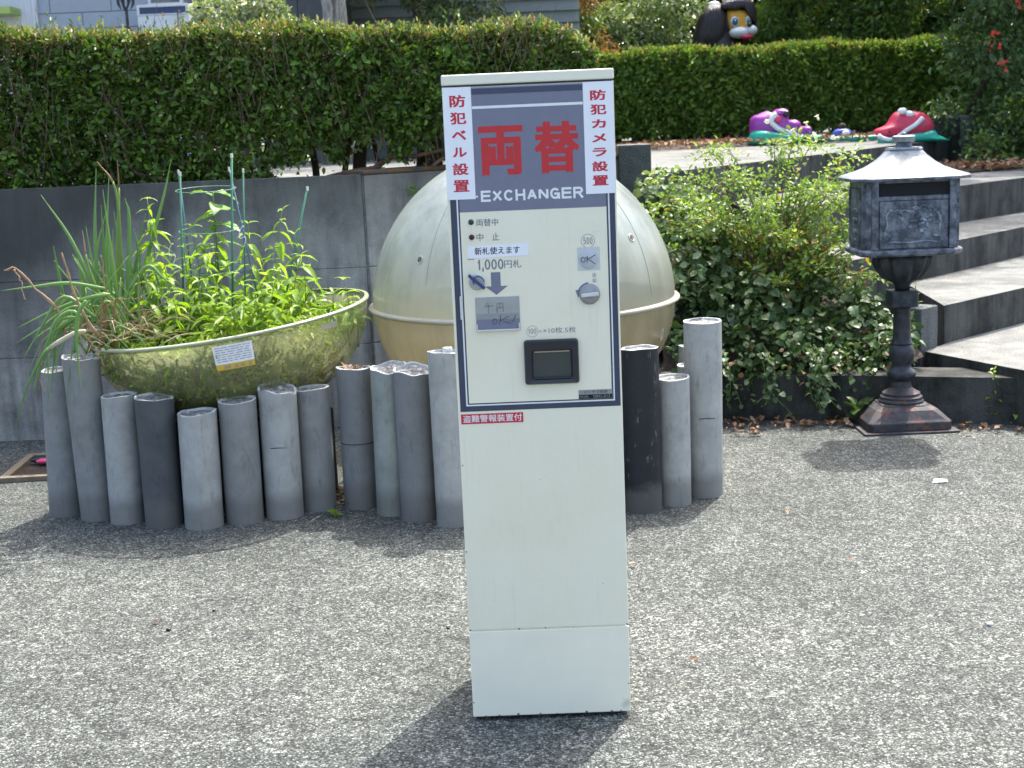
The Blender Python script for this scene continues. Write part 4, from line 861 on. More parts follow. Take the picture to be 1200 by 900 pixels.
MB().ball((0, 0, 1.281), (.012, .012, .009), 10, 6).build('finial_knob', 'pewter', MA, smooth=True)

# ---------------------------------------------------------------- small things on the ground
ty = empty('wooden_tray', (-2.02, 5.87, 0), 'shallow square wooden tray on the gravel, half behind the leftmost pipe', 'tray', rz=R(3))
for a in ((-.17, .17, -.225, -.19), (-.17, .17, .19, .225), (-.17, -.135, -.19, .19), (.135, .17, -.19, .19)): MB().box(a[0], a[1], a[2], a[3], 0, .022).build('tray_side', 'tray', ty, bevel=.002)
MB().box(-.13, .13, -.185, .185, .002, .008).build('tray_floor', 'soil', ty)
MB().ball((-.03, .06, .03), (.09, .03, .018), 14, 8).build('black_cloth', 'gblack', ty, smooth=True); MB().ball((-.04, .02, .03), (.04, .018, .012), 12, 6).build('pink_tag', 'gpink', ty, smooth=True)
pc = MB().add([(-.03, -.02, .004), (.025, -.025, .006), (.035, .015, .004), (-.01, .025, .008)], [(0, 1, 2, 3)]).build('paper_scrap', 'sticker', loc=(1.595, 5.03, 0)); tag(pc, 'small cream paper scrap on the gravel near the mailbox shadow', 'scrap')
for nm, x, y, r_ in (('pebble', -1.02, 3.78, .008), ('pebble', -.92, 3.93, .0055), ('pebble', 1.27, 3.55, .009), ('pebble', -.21, 3.70, .0055)):
    o = MB().ball((0, 0, r_*.5), (r_, r_*.8, r_*.6), 8, 6).build(nm, 'gblack' if x < 1 else 'sticker', loc=(x, y, 0), smooth=True)
    tag(o, {-1.02: 'larger dark pebble left on the pale gravel', -.92: 'dark pebble just right of and behind the larger one', 1.27: 'small white pebble on the gravel below the mailbox', -.21: 'lone dark pebble on gravel just left of the machine'}[x], 'pebble')

# ---------------------------------------------------------------- plants in the bowl

ONION=[
 ('g',9,[(-1.870,5.62,1.195),(-1.760,5.62,0.994),(-1.652,5.62,0.674)]),
 ('g',9,[(-1.654,5.68,1.290),(-1.686,5.68,1.003),(-1.694,5.68,0.668)]),
 ('g',8,[(-1.626,5.75,1.248),(-1.661,5.75,0.961),(-1.672,5.75,0.657)]),
 ('y',8,[(-1.654,5.70,1.316),(-1.589,5.70,1.200),(-1.593,5.70,0.927),(-1.601,5.70,0.661)]),
 ('y',8,[(-1.576,5.72,1.320),(-1.583,5.72,1.171),(-1.613,5.72,0.926),(-1.631,5.72,0.659)]),
 ('g',8,[(-1.612,5.60,1.205),(-1.604,5.60,0.972),(-1.590,5.60,0.674)]),
 ('g',7,[(-1.664,5.80,1.110),(-1.725,5.80,0.924),(-1.765,5.80,0.665)]),
 ('g',9,[(-1.543,5.66,1.165),(-1.535,5.66,1.061),(-1.583,5.66,0.666)]),
 ('g',9,[(-1.530,5.70,1.041),(-1.520,5.70,0.924),(-1.558,5.70,0.659)]),
 ('g',9,[(-1.364,5.75,1.306),(-1.413,5.75,1.145),(-1.532,5.75,0.813),(-1.574,5.75,0.634)]),
 ('g',8,[(-1.850,5.65,0.985),(-1.841,5.65,0.865),(-1.820,5.65,0.667)]),
 ('g',8,[(-1.725,5.70,1.056),(-1.709,5.70,0.862),(-1.666,5.70,0.646)]),
 ('y',8,[(-1.704,5.58,1.046),(-1.690,5.58,0.873),(-1.608,5.58,0.653)]),
 ('g',8,[(-1.788,5.75,0.934),(-1.781,5.75,0.824),(-1.781,5.75,0.643)]),
 ('g',8,[(-1.618,5.75,1.111),(-1.614,5.75,0.888),(-1.663,5.75,0.638)]),
 ('g',9,[(-1.586,5.80,0.953),(-1.581,5.80,0.809),(-1.616,5.80,0.629)]),
 ('g',8,[(-1.793,5.70,0.943),(-1.769,5.70,0.899),(-1.753,5.70,0.810),(-1.751,5.70,0.649)]),
 ('g',7,[(-1.501,5.80,1.092),(-1.553,5.80,0.916),(-1.614,5.80,0.647)]),
 ('g',8,[(-1.654,5.70,1.140),(-1.664,5.70,0.930),(-1.704,5.70,0.665)]),
 ('g',8,[(-1.592,5.62,1.046),(-1.616,5.62,0.866),(-1.650,5.62,0.656)]),
 ('g',8,[(-1.994,5.40,0.835),(-1.858,5.40,0.846),(-1.723,5.40,0.853),(-1.585,5.40,0.827)]),
 ('g',9,[(-1.942,5.38,0.686),(-1.795,5.38,0.748),(-1.656,5.38,0.792),(-1.561,5.38,0.805)]),
 ('g',8,[(-1.963,5.42,0.623),(-1.866,5.42,0.674),(-1.723,5.42,0.756),(-1.642,5.42,0.712)]),
 ('g',8,[(-1.903,5.36,0.586),(-1.827,5.36,0.701),(-1.733,5.36,0.805),(-1.618,5.36,0.719)]),
 ('w',9,[(-1.919,5.20,0.330),(-1.872,5.20,0.455),(-1.804,5.20,0.575),(-1.756,5.20,0.629),(-1.660,5.20,0.681),(-1.613,5.20,0.689)]),
 ('g',8,[(-1.646,5.18,0.462),(-1.647,5.18,0.621),(-1.634,5.18,0.745),(-1.595,5.18,0.808)]),
 ('g',7,[(-1.817,5.30,0.413),(-1.804,5.30,0.541),(-1.775,5.30,0.691),(-1.702,5.30,0.755),(-1.646,5.30,0.729)]),
 ('g',7,[(-1.830,5.30,0.485),(-1.780,5.30,0.641),(-1.739,5.30,0.723),(-1.655,5.30,0.729)]),
 ('g',7,[(-1.875,5.30,0.436),(-1.831,5.30,0.542),(-1.778,5.30,0.668),(-1.679,5.30,0.730)]),
 ('g',7,[(-1.788,5.34,0.499),(-1.776,5.34,0.618),(-1.747,5.34,0.701),(-1.669,5.34,0.717)]),
 ('g',7,[(-1.813,5.34,0.449),(-1.791,5.34,0.567),(-1.764,5.34,0.668),(-1.685,5.34,0.725)]),
 ('b',12,[(-1.954,5.35,0.916),(-1.906,5.35,0.924),(-1.842,5.35,0.844),(-1.763,5.35,0.767),(-1.741,5.35,0.658)]),
 ('b',6,[(-1.883,5.35,0.799),(-1.897,5.35,0.890),(-1.913,5.35,0.921)]),
 ('b',13,[(-1.703,5.30,0.976),(-1.689,5.30,0.886),(-1.661,5.30,0.776),(-1.606,5.30,0.664)]),
 ('b',11,[(-1.615,5.50,0.954),(-1.615,5.50,0.810),(-1.624,5.50,0.645)]),
 ('b',5,[(-1.661,5.30,0.508),(-1.662,5.30,0.602),(-1.670,5.30,0.686),(-1.652,5.30,0.736)]),
 ('b',5,[(-1.585,5.30,0.538),(-1.623,5.30,0.617),(-1.657,5.30,0.676)]),
 ('b',6,[(-1.829,5.30,0.434),(-1.844,5.30,0.509),(-1.812,5.30,0.592),(-1.795,5.30,0.625)]),
 ('b',5,[(-1.398,5.40,0.738),(-1.500,5.40,0.729),(-1.604,5.40,0.703),(-1.658,5.40,0.671)]),
 ('b',4,[(-1.467,5.42,0.779),(-1.552,5.42,0.776),(-1.636,5.42,0.712)]),
 ('b',4,[(-1.761,5.40,0.811),(-1.697,5.40,0.785),(-1.658,5.40,0.671)]),
 ('b',4,[(-1.575,5.40,0.647),(-1.504,5.40,0.688),(-1.439,5.40,0.662),(-1.368,5.40,0.703)]),
 ('b',4,[(-1.688,5.45,0.853),(-1.729,5.45,0.787),(-1.688,5.45,0.682)]),
 ('b',4,[(-1.328,5.40,0.776),(-1.434,5.40,0.719),(-1.541,5.40,0.656)]),
 ('b',5,[(-1.460,5.45,0.870),(-1.462,5.45,0.775),(-1.453,5.45,0.645)]),
 ('g',8,[(-1.315,5.50,0.797),(-1.379,5.50,0.851),(-1.436,5.50,0.898),(-1.520,5.50,0.806)]),
 ('g',8,[(-1.857,5.50,0.683),(-1.762,5.50,0.782),(-1.663,5.50,0.743)]),
]
STEM=[ (-0.955,5.95,1.071),(-1.115,6.00,1.019),(-0.885,5.80,0.977),(-0.851,5.70,0.896),(-1.003,5.90,0.913),(-0.816,5.80,0.777),(-0.700,5.85,0.773),(-0.652,5.80,0.704),(-0.728,5.70,0.731),(-1.039,5.70,0.840),(-0.934,5.60,0.846),(-1.078,5.60,0.793),(-1.151,5.65,0.871),(-1.228,5.70,0.912),(-1.249,5.55,0.823),(-1.163,5.50,0.774),(-1.354,5.80,0.944),(-1.476,5.75,1.154),(-1.457,5.75,1.051),(-1.458,5.55,0.874),(-1.363,5.50,0.834),(-1.333,5.90,1.025),(-1.259,6.00,1.070),(-0.993,5.50,0.766),(-0.881,5.55,0.755),(-1.103,5.45,0.760),(-1.305,5.45,0.786),(-1.252,5.75,0.961),(-1.409,5.65,0.924),(-0.832,5.65,0.670) ]
BEFORE = set(bpy.data.objects)
def spline(pts, n=12):
    P = [np.array(p, float) for p in pts]; P = [2*P[0]-P[1]]+P+[2*P[-1]-P[-2]]; out = []
    segs = len(P)-3; per = max(3, n//segs)
    for s in range(segs):
        p0, p1, p2, p3 = P[s:s+4]
        for k in range(per):
            t = k/per; out.append(.5*((2*p1)+(-p0+p2)*t+(2*p0-5*p1+4*p2-p3)*t*t+(-p0+3*p1-3*p2+p3)*t**3))
    out.append(P[-2]); return out
oc = empty('spring_onion_clump', (-1.67, 5.6, .60), 'clump of tall spring onions with dry brown stalks at the left end of the bowl', 'onion plant')
for kind, w_, pts in ONION:
    pts = [(p[0]+1.67, p[1]-5.6, p[2]-.60) for p in pts][::-1]   # base first
    sp = spline(pts, 15); L = len(sp)
    if kind in 'gyw': rad = [w_/2000*1.75*(.75+.35*math.sin(math.pi*min(1, (i/(L-1))*1.3)))*(1-(i/(L-1))**3)+.0006 for i in range(L)]; fl = .8
    else:
        rad = [w_/2000*1.35*(.7+.3*math.sin(i*1.9))*(1-.6*(i/(L-1)))+.0008 for i in range(L)]; fl = .45
        sp = [p+np.array([random.gauss(0, .0025), random.gauss(0, .0025), random.gauss(0, .0025)]) for p in sp]
    mat = {'g': 'onion', 'y': 'onion_y', 'w': 'onion', 'b': 'straw'}[kind]
    mb = MB().tube(sp, rad, 7, flat_=fl)
    if kind == 'y' or kind == 'w':
        k0 = int(L*.72) if kind == 'y' else 0; k1 = L if kind == 'y' else int(L*.45)
        o = MB().tube(sp[:k0+1] if kind == 'y' else sp[k1-1:], rad[:k0+1] if kind == 'y' else rad[k1-1:], 7, flat_=fl).build('leaf', mat, oc, smooth=True)
        MB().tube(sp[k0:] if kind == 'y' else sp[:k1], rad[k0:] if kind == 'y' else rad[:k1], 7, flat_=fl).build('dry_tip' if kind == 'y' else 'dry_base', 'straw' if kind == 'y' else 'pale_leaf', o, smooth=True)
    else: mb.build('leaf' if kind == 'g' else 'dry_stalk', mat, oc, smooth=True)
for k_ in range(26):
    x0 = random.uniform(-1.72, -1.50); y0 = random.uniform(5.40, 5.70); a = random.uniform(math.pi*.72, math.pi*1.30); l = random.uniform(.14, .34); h = random.uniform(.05, .20); dr_ = random.uniform(-.02, .34)
    if k_ > 17: a = random.uniform(-.6, .5); dr_ = random.uniform(-.05, .08); l *= .7
    sp = spline([(x0+1.67, y0-5.6, -.02), (x0+1.67+math.cos(a)*l*.35, y0-5.6+math.sin(a)*l*.4-.02, h), (x0+1.67+math.cos(a)*l*.8, y0-5.6+math.sin(a)*l*.8-.03, h*.7-dr_*.3), (x0+1.67+math.cos(a)*l*1.05, y0-5.6+math.sin(a)*l-.04, h*.4-dr_)], 15)
    L = len(sp); dry = k_ % 4 == 3
    MB().tube(sp, [(.0065 if not dry else .004)*(1-(i/(L-1))**2.5)+.0005 for i in range(L)], 6, flat_=.7 if not dry else .4).build('leaf' if not dry else 'dry_stalk', 'onion' if not dry else 'straw', oc, smooth=True)
mb = MB()
for k_ in range(60):
    x = random.uniform(-1.70, -1.30); y = random.uniform(5.36, 5.7); a = random.uniform(0, 6.3); l = random.uniform(.05, .18); z = .60+random.uniform(-.01, .07)+(x+1.67)*.03
    p = [(x-math.cos(a)*l, y-math.sin(a)*l*.5, z+random.uniform(-.03, .03)), (x, y, z+random.uniform(0, .05)), (x+math.cos(a)*l, y+math.sin(a)*l*.5, z+random.uniform(-.05, .02))]
    mb.tube([(q[0]+1.67, q[1]-5.6, q[2]-.6) for q in spline(p, 6)], [.0010, .0018, .0024, .0026, .0022, .0016, .0008], 4, flat_=.5)
o = mb.build('straw_tangle', 'straw_i', oc); o['kind'] = 'stuff'
mb = MB()
for k_ in range(60):   # leaf bases packed in the clump
    x = random.uniform(-1.73, -1.46); y = random.uniform(5.5, 5.85); h = random.uniform(.1, .40)
    mb.tube([(q[0]+1.67, q[1]-5.6, q[2]-.6) for q in spline([(x, y, .55), (x+random.gauss(0, .03), y, .55+h*.6), (x+random.gauss(0, .08), y+random.gauss(0, .04), .55+h)], 8)], [.0055, .006, .006, .0055, .005, .004, .003, .002, .001][:9], 6)
o = mb.build('short_shoots', 'onion', oc, smooth=True); o['kind'] = 'stuff'

def leaf_shape(name, mat, wr, droop, curl, n=6, wav=.0):
    v = []; f = []
    for i in range(n+1):
        t = i/n; w_ = wr*.5*math.sin(math.pi*t**.75)**.9 if 0 < t < 1 else 0.004
        x = t*(1-.15*droop*t); z = -droop*t*t*.55+.1*math.sin(math.pi*t)*(1-droop)
        e = wav*math.sin(i*2.4)
        v += [(x, -w_, z+curl*w_+e*w_), (x, 0, z), (x, w_, z+curl*w_-e*w_)]
    for i in range(n):
        a = i*3; f += [(a, a+3, a+4, a+1), (a+1, a+4, a+5, a+2)]
    me = bpy.data.meshes.new(name); me.from_pydata(v, [], f); me.materials.append(M[mat]); me.polygons.foreach_set('use_smooth', [True]*len(me.polygons)); me.update(); return me
BL = [leaf_shape('leaf', 'basil', wr, dr, cu, wav=wv) for wr, dr, cu, wv in ((.24, .5, .35, .1), (.21, .9, .5, .2), (.27, .4, .3, .15), (.22, 1.2, .4, .25), (.25, .8, .6, .1))]
BR = [leaf_shape('leaf', 'broad', .56, .5, .25, wav=.15), leaf_shape('leaf', 'broad', .6, .2, .15, wav=.1)]
GRP = 'leafy stems growing in the planter bowl'
LB = {0: 'tall leafy stem standing clear against the dark wall beside the tilted green stake', 5: 'leafy stem leaning over the right end of the bowl, second from its rim', 6: 'small bright leafy top near the right rim of the bowl',
      7: 'short leafy shoot at the far right end inside the bowl', 17: 'leafy stem with pale bud top beside the tall onions', 22: 'bushy leafy stem between the green stakes'}
def leafy(i, x, y, z):
    base_z = .56+(x+1.19)*.10
    bx = x+random.uniform(-.05, .03); by = y+random.uniform(-.03, .03)
    root = empty('leafy_plant', (bx, by, base_z), LB.get(i, 'bright green narrow leaved stem among the leafy thicket in the bowl'), 'plant', GRP)
    h = z-base_z; mid = (random.uniform(-.02, .02), 0, h*.5)
    sp = spline([(0, 0, -.12), (0, 0, 0), mid, (x-bx, y-by, h)], 18)
    MB().tube(sp, [.0032-(.002*k/len(sp)) for k in range(len(sp))], 6).build('stem', 'stem', root, smooth=True)
    nodes = max(4, int(h/.034)); a0 = random.uniform(0, 6.3)
    def at(t):
        k = t*(len(sp)-1); j = min(int(k), len(sp)-2); return sp[j]+(sp[j+1]-sp[j])*(k-j)
    for q in range(nodes):
        t = 1-(q/nodes)*.85; p = at(t); sz = (.046+.020*min(q, 3))*random.uniform(.8, 1.2)
        for s in (0, 1, 2) if q < 3 else (0, 1):
            a = a0+q*1.57+s*(math.pi if q >= 2 else 2.09)+random.gauss(0, .25); pit = (-.55 if q == 0 else -.15 if q == 1 else .25)+random.gauss(0, .22)
            link_copy('leaf', random.choice(BL), root, p, (random.gauss(0, .25), pit, a), sz*1.1)
for i, (x, y, z) in enumerate(STEM): leafy(i, x, y, z)
# broad leaved plant at the back
bp_ = empty('broad_leaf_plant', (-1.27, 6.0, .56), 'broad leaved green plant behind the two left green stakes', 'plant')
sp = spline([(0, 0, -.1), (.01, 0, .2), (.02, -.02, .60)], 12); MB().tube(sp, [.005]*4+[.004]*5+[.003]*20, 6).build('stem', 'stem', bp_, smooth=True) if False else MB().tube(sp, .004, 6).build('stem', 'stem', bp_, smooth=True)
for q, (dx, dz, a, sz) in enumerate([(0, .60, .2, .13), (0, .585, 2.7, .12), (.01, .55, -1.4, .11), (0, .52, .9, .13), (0, .50, 3.6, .12), (0, .46, -.5, .14), (0, .44, 4.4, .12), (0, .38, .4, .13), (0, .36, 2.9, .14), (0, .30, 5.2, .12), (0, .27, 1.6, .12)]):
    link_copy('leaf', BR[q % 2], bp_, (dx+.015, -.01, dz), (random.gauss(0, .2), random.uniform(-.2, .3), a), sz)
# thicket of smaller leaves between the stems, and the growth seen through the shell
n = 7600; az = RNG.uniform(0, 2*np.pi, n); rr = np.sqrt(RNG.uniform(0, 1, n))*.545
X = rr*np.cos(az)-1.19; Y = rr*np.sin(az)+5.83
cov = np.where(X > -1.42, 1, .35); keep = RNG.uniform(0, 1, n) < cov*np.where(X > -.92, .30, 1); X = X[keep]; Y = Y[keep]; n = len(X)
hh = .155+.09*np.sin(X*9+1)*np.sin(Y*8)-.10*np.clip((X+.95)/.3, 0, 1)
Z = .52+(X+1.19)*.10+RNG.uniform(-.06, 1, n)*hh
P = np.stack([X, Y, Z], 1); D = unit(rand_dirs(n)*[1, 1, .5]+[0, -.1, -.15]); Nn = unit(rand_dirs(n)*.7+[0, -.2, .8]); s = RNG.uniform(.6, 1.3, n)
v, f = leaves(P-np.array([-1.19, 5.83, .632]), D, Nn, .056*s, .0145*s, droop=.35)
o = quadmesh('low_leafy_growth', v, f, ['basil_i'], loc=(-1.19, 5.83, .632)); tag(o, 'dense bright green low growth filling the bowl between the stems', kind='stuff')
n = 6500; az = RNG.uniform(-np.pi*1.1, -np.pi*.19, n); az = np.where(RNG.uniform(0, 1, n) < .06, az+1.2, az); zr = -RNG.uniform(.005, .39, n); s_ = np.sqrt(np.clip(1-(-zr/Db)**2, .05, 1)); rr = (Rb*s_**.85-.022)*RNG.uniform(.80, 1.0, n)
P = np.stack([rr*np.cos(az), rr*np.sin(az), zr], 1); D = unit(rand_dirs(n)+[0, 0, -.2]); Nn = unit(np.stack([np.cos(az), np.sin(az), np.zeros(n)], 1)+rand_dirs(n)*.5); s = RNG.uniform(.5, 1.25, n)
v, f = leaves(P, D, Nn, .036*s, .012*s, fold=.1)
o = quadmesh('pressed_leaves', v, f, ['basil_inner'], parent=BW); o['kind'] = 'stuff'
# stakes and ring trellis
def stake(x0, z0, x1, z1, y, mat, label, d=.0045):
    r_ = empty('plant_stake', (x1, y, z1), label, 'plant stake')
    MB().tube([(0, 0, -.15), (x0-x1, .02, z0-z1)], d, 8).build('rod', mat, r_, smooth=True)
    MB().tube([(x0-x1, .02, z0-z1-.012), (x0-x1, .02, z0-z1+.006)], d*1.25, 8).build('end_cap', 'cream', r_)
stake(-1.348, 1.252, -1.39, .60, 5.80, 'stake', 'green stake with cream cap, right one of the left pair')
stake(-1.377, 1.258, -1.34, .60, 5.90, 'stake_b', 'blue green stake crossing behind the left pair of stakes', .0035)
stake(-1.127, 1.318, -1.185, .60, 5.80, 'stake', 'tallest green stake rising from the middle of the bowl', .005)
stake(-1.150, 1.262, -1.03, .62, 5.84, 'stake_b', 'thin blue grey stake leaning right from the tallest stake', .0035)
stake(-1.095, 1.252, -1.14, .60, 5.86, 'stake', 'thin green stake just right of the tallest stake', .0035)
stake(-.833, 1.165, -1.03, .58, 5.88, 'stake', 'green stake leaning to the right at the right side of the bowl', .0045)
tr_ = empty('ring_trellis', (-1.25, 5.84, .9), 'thin green plastic rings joining the stakes above the bowl', 'trellis')
for z, r_, t0, t1 in ((.28, .125, 0, 360), (.11, .125, 0, 360), (-.06, .12, 0, 360)):
    MB().tube([(r_*math.cos(R(a)), r_*math.sin(R(a)), z+.008*math.sin(R(a))) for a in range(t0, t1+1, 12)], .0017, 6).build('ring', 'ring', tr_, smooth=True)
for x, z, lb in ((-1.105, 1.02, 'white twist tie curled on the thin stake in the middle'), (-1.405, .96, 'white twist tie looped on the left pair of stakes')):
    o = MB().tube([(.012*math.cos(t*1.3)+.004*t*.3, .004*math.sin(t), -.012*t+.012*math.sin(t*1.7)) for t in np.linspace(0, 6, 28)], .0016, 5).build('twist_tie', 'wire', loc=(x, 5.78, z), smooth=True); tag(o, lb, 'twist tie')

for o in list(C.objects):
    if o not in BEFORE and o.parent is None:
        o.location = BC1+(Vector(o.location)-BC0)*K; o.scale = tuple(c_*K for c_ in o.scale)
# ---------------------------------------------------------------- clipped hedges
def hedge(name, label, x0, x1, y0, y1, z0, z1, n, L, W, mats, topm, parent_loc, gap=None, topn=0, round_right=False, face_bias=.6, slope=0, wob=.03):
    root = empty(name, parent_loc, label, 'hedge'); px, py, pz = parent_loc
    # points: front, top, back and body
    k = RNG.uniform(0, 1, n); u = RNG.uniform(0, 1, n); w_ = RNG.uniform(0, 1, n); v_ = RNG.uniform(0, 1, n)
    front = k < face_bias; topf = (k >= face_bias) & (k < face_bias+.22); body = ~(front | topf)
    X = x0+u*(x1-x0); Y = np.where(front, y0+.16*w_**1.2, np.where(body, y0+.1+w_*(y1-y0)*.6, y0+w_*(y1-y0))); Z = np.where(topf, z1-.06*v_**1.5, z0+v_*(z1-z0))
    lump = wob*(np.sin(X*5.1+Z*4)+.8*np.sin(X*11.3-Z*7+1.3)+.8*np.sin(X*23+Z*15)+.8*np.sin(X*41-Z*33))
    Y = Y+np.where(front, lump*.8, 0)+.05*np.clip((Z-z1+.12)/.12, 0, 1)*(Y < (y0+y1)/2); Z = Z+np.where(topf | (v_ > .85), wob*.6*(np.sin(X*4.3)+.6*np.sin(X*13+1)), 0)
    keep = np.ones(n, bool)
    dens = .5+.5*np.sin(X*6.7+2*np.sin(Z*5))*np.sin(Z*9+X*3.1)      # thin and thick places
    keep &= ~((dens < .10) & (RNG.uniform(0, 1, n) < .55))
    if gap is not None: keep &= ~gap(X, Z)
    if round_right:
        rx = np.clip((X-(x1-.3))/.3, 0, 1); Z = Z-.16*rx**2.2*(Z-z0)/(z1-z0)
    Z = Z-slope*(X-x0)*(Z-z0)/(z1-z0)
    X, Y, Z, front, topf = X[keep], Y[keep], Z[keep], front[keep], topf[keep]; n = len(X)
    P = np.stack([X-px, Y-py, Z-pz], 1); out = np.where(front[:, None], [0, -1, .25], np.where(topf[:, None], [0, -.2, 1], [0, 0, .4]))
    D = unit(out*.7+rand_dirs(n)*.85); Nn = unit(rand_dirs(n)*.8+[0, -.3, .7]); s = RNG.uniform(.45, 1.4, n)
    v, f = leaves(P, D, Nn, L*s, W*s)
    if len(mats) > 1: mi = (RNG.uniform(0, 1, n) < .25).astype(int)
    else: mi = None
    o = quadmesh('foliage', v, f, mats, mi, root); o['kind'] = 'stuff'
    if topn:
        X = RNG.uniform(x0, x1, topn); Y = y0+(y1-y0)*RNG.uniform(0, 1, topn)**1.3; Z = z1+.012+wob*.6*(np.sin(X*4.3)+.6*np.sin(X*13+1))+RNG.uniform(-.03, .03, topn)
        ft = RNG.uniform(0, 1, topn) < .25; Y = np.where(ft, y0+.03, Y); Z = np.where(ft, z1-np.abs(RNG.normal(0, .055, topn)), Z)
        if round_right: rx = np.clip((X-(x1-.3))/.3, 0, 1); Z = Z-.16*rx**2.2
        Z = Z-slope*(X-x0)
        P = np.stack([X-px, Y-py, Z-pz], 1); D = unit(rand_dirs(topn)*.8+[0, -.2, .8]); Nn = unit(rand_dirs(topn)+[0, -.5, .3]); s = RNG.uniform(.6, 1.2, topn)
        v, f = leaves(P, D, Nn, L*.85*s, W*.7*s); o = quadmesh('new_shoots', v, f, topm, (RNG.uniform(0, 1, topn) < .35).astype(int) if len(topm) > 1 else None, root); o['kind'] = 'stuff'
    return root
def gapL(X, Z):
    a = (X > -1.12+.14*(Z > 1.26)) & (X < .0) & (Z < 1.34+.05*np.sin(X*17)+.04*np.sin(X*41)) & (RNG.uniform(0, 1, len(X)) < .975)
    b = (X > -1.24) & (X < -1.08) & (Z < 1.42+.04*np.sin(X*50)) & (Z > 1.30) & (RNG.uniform(0, 1, len(X)) < .8)
    c_ = (Z < 1.2) & (X < -.98) & (RNG.uniform(0, 1, len(X)) < .05)
    return a | b | c_
h1 = hedge('clipped_hedge', 'dark clipped hedge on the wall with orange tipped new growth along its sunlit top', -3.9, .47, 6.62, 7.5, 1.13, 1.935, 120000, .035, .019, ['hedge'], ['hedge_new', 'hedge'], (-1.7, 7.0, TZ), gap=gapL, topn=12000, round_right=True, face_bias=.5, slope=.026)
sh = []
for k_ in range(70):
    x = random.uniform(-3.2, .2) if k_ > 30 else random.uniform(-2.6, -1.7); y = random.uniform(6.65, 7.2); l = random.uniform(.03, .10)
    for q in range(6): sh.append((x+1.7+random.gauss(0, .006), y-7.0, 1.94-.026*(x+3.9)-TZ+l*q/5))
sh = np.array(sh); n = len(sh); v, f = leaves(sh, unit(rand_dirs(n)*.7+[0, 0, .9]), rand_dirs(n), .026, .013); o = quadmesh('stray_shoots', v, f, ['hedge', 'hedge_new'], (RNG.uniform(0, 1, n) < .3).astype(int), h1); o['kind'] = 'stuff'
mb = MB()   # bare twigs showing on the face
for k_ in range(460):
    x = random.uniform(-3.4, .4)+1.7; z = random.uniform(1.2, 1.75)-TZ; y = 6.63-7+random.uniform(-.03, .06); l = random.uniform(.05, .34)
    a = random.gauss(0, .28); mb.tube([(x, y, z), (x+l*.5*math.sin(a)+random.gauss(0, .006), y-random.uniform(0, .012), z+l*.5), (x+l*math.sin(a), y, z+l)], [.0016, .0013, .0007], 4)
o = mb.build('twigs', 'twig', h1); o['kind'] = 'stuff'
for x, r_, ln in ((-.93, .018, 0), (-.80, .015, .03), (-.71, .034, .0), (-.585, .012, -.04), (-.42, .032, .02), (-.36, .026, .03), (-.30, .02, -.02), (-.17, .022, .05), (-.09, .028, 0), (-1.2, .016, .03), (-2.1, .02, .05), (-1.6, .018, -.05), (-2.7, .02, 0)):
    y = random.uniform(-.25, .05); MB().tube(spline([(x+1.7, y, -.02), (x+1.7+ln, y, .16), (x+1.7+ln*2+random.gauss(0, .02), y+.02, .42)], 9), [r_*1.1]+[r_]*5+[r_*.7]*4, 8).build('trunk', 'bark', h1, smooth=True)
for pts in ([(-.66, -.2, .10), (-.55, -.24, .17), (-.42, -.25, .175), (-.28, -.26, .20)], [(-.70, -.2, .05), (-.60, -.22, .13), (-.5, -.25, .20)], [(-.40, -.22, .06), (-.30, -.25, .15), (-.16, -.25, .21)], [(-.9, -.22, .08), (-.75, -.28, .11), (-.6, -.27, .13)], [(-2.45, -.33, .32), (-2.35, -.38, .18), (-2.2, -.36, .12)], [(-1.8, -.36, .3), (-1.75, -.37, .16), (-1.6, -.36, .11)]):
    MB().tube(spline([(a+1.7, b, c_) for a, b, c_ in pts], 9), .010, 6).build('branch', 'twig', h1, smooth=True)
h2 = hedge('clipped_hedge', 'lower far clipped green hedge behind the purple and red figures', -.6, 5.1, 14.45, 15.5, TZ+.12, 2.05, 74000, .062, .03, ['hedge2'], ['hedge2_top', 'hedge2'], (2.2, 15.0, TZ), topn=6500, wob=.035, face_bias=.5,
    gap=lambda X, Z: ((Z < 1.36) & (RNG.uniform(0, 1, len(X)) < .35)) | ((np.abs(X-1.78) < .16) & (np.abs(Z-1.66) < .05) & (RNG.uniform(0, 1, len(X)) < .93)))
for k_ in range(13):
    x = -2.2+k_*.40+random.uniform(-.1, .1); MB().tube([(x, -.2, 0), (x+random.gauss(0, .03), -.2, .2), (x+random.gauss(0, .06), -.15, .5)], [.03, .024, .015], 7).build('trunk', 'bark', h2, smooth=True)

# ---------------------------------------------------------------- ivy bank and arching shrub
iv = empty('ivy', (1.3, 6.7, .24), 'dark green ivy bank spilling over the kerb between sphere and mailbox', 'ivy')
def ivy_leaf(name, mat):
    v = []; prof = [(0, 0), (.05, .26), (.28, .50), (.45, .36), (.68, .34), (1.0, 0)]
    c_ = [(x, 0, -.02+.10*math.sin(math.pi*x)) for x, _ in prof]; n_ = len(prof)
    vv_ = c_+[(x-.03*(y > .4), y, .09*math.sin(math.pi*x)+.12*y) for x, y in prof[1:-1]]+[(x-.03*(y > .4), -y, .09*math.sin(math.pi*x)+.12*y) for x, y in prof[1:-1]]
    f = []; m_ = n_-2
    for s, o_ in ((1, n_), (-1, n_+m_)):
        def q(*a): return a if s > 0 else a[::-1]
        f.append(q(0, 1, o_)); 
        for i in range(m_-1): f.append(q(i+1, i+2, o_+i+1, o_+i))
        f.append(q(n_-2, n_-1, o_+m_-1))
    me = bpy.data.meshes.new(name); me.from_pydata(vv_, [], f); me.materials.append(M[mat]); me.update(); return me
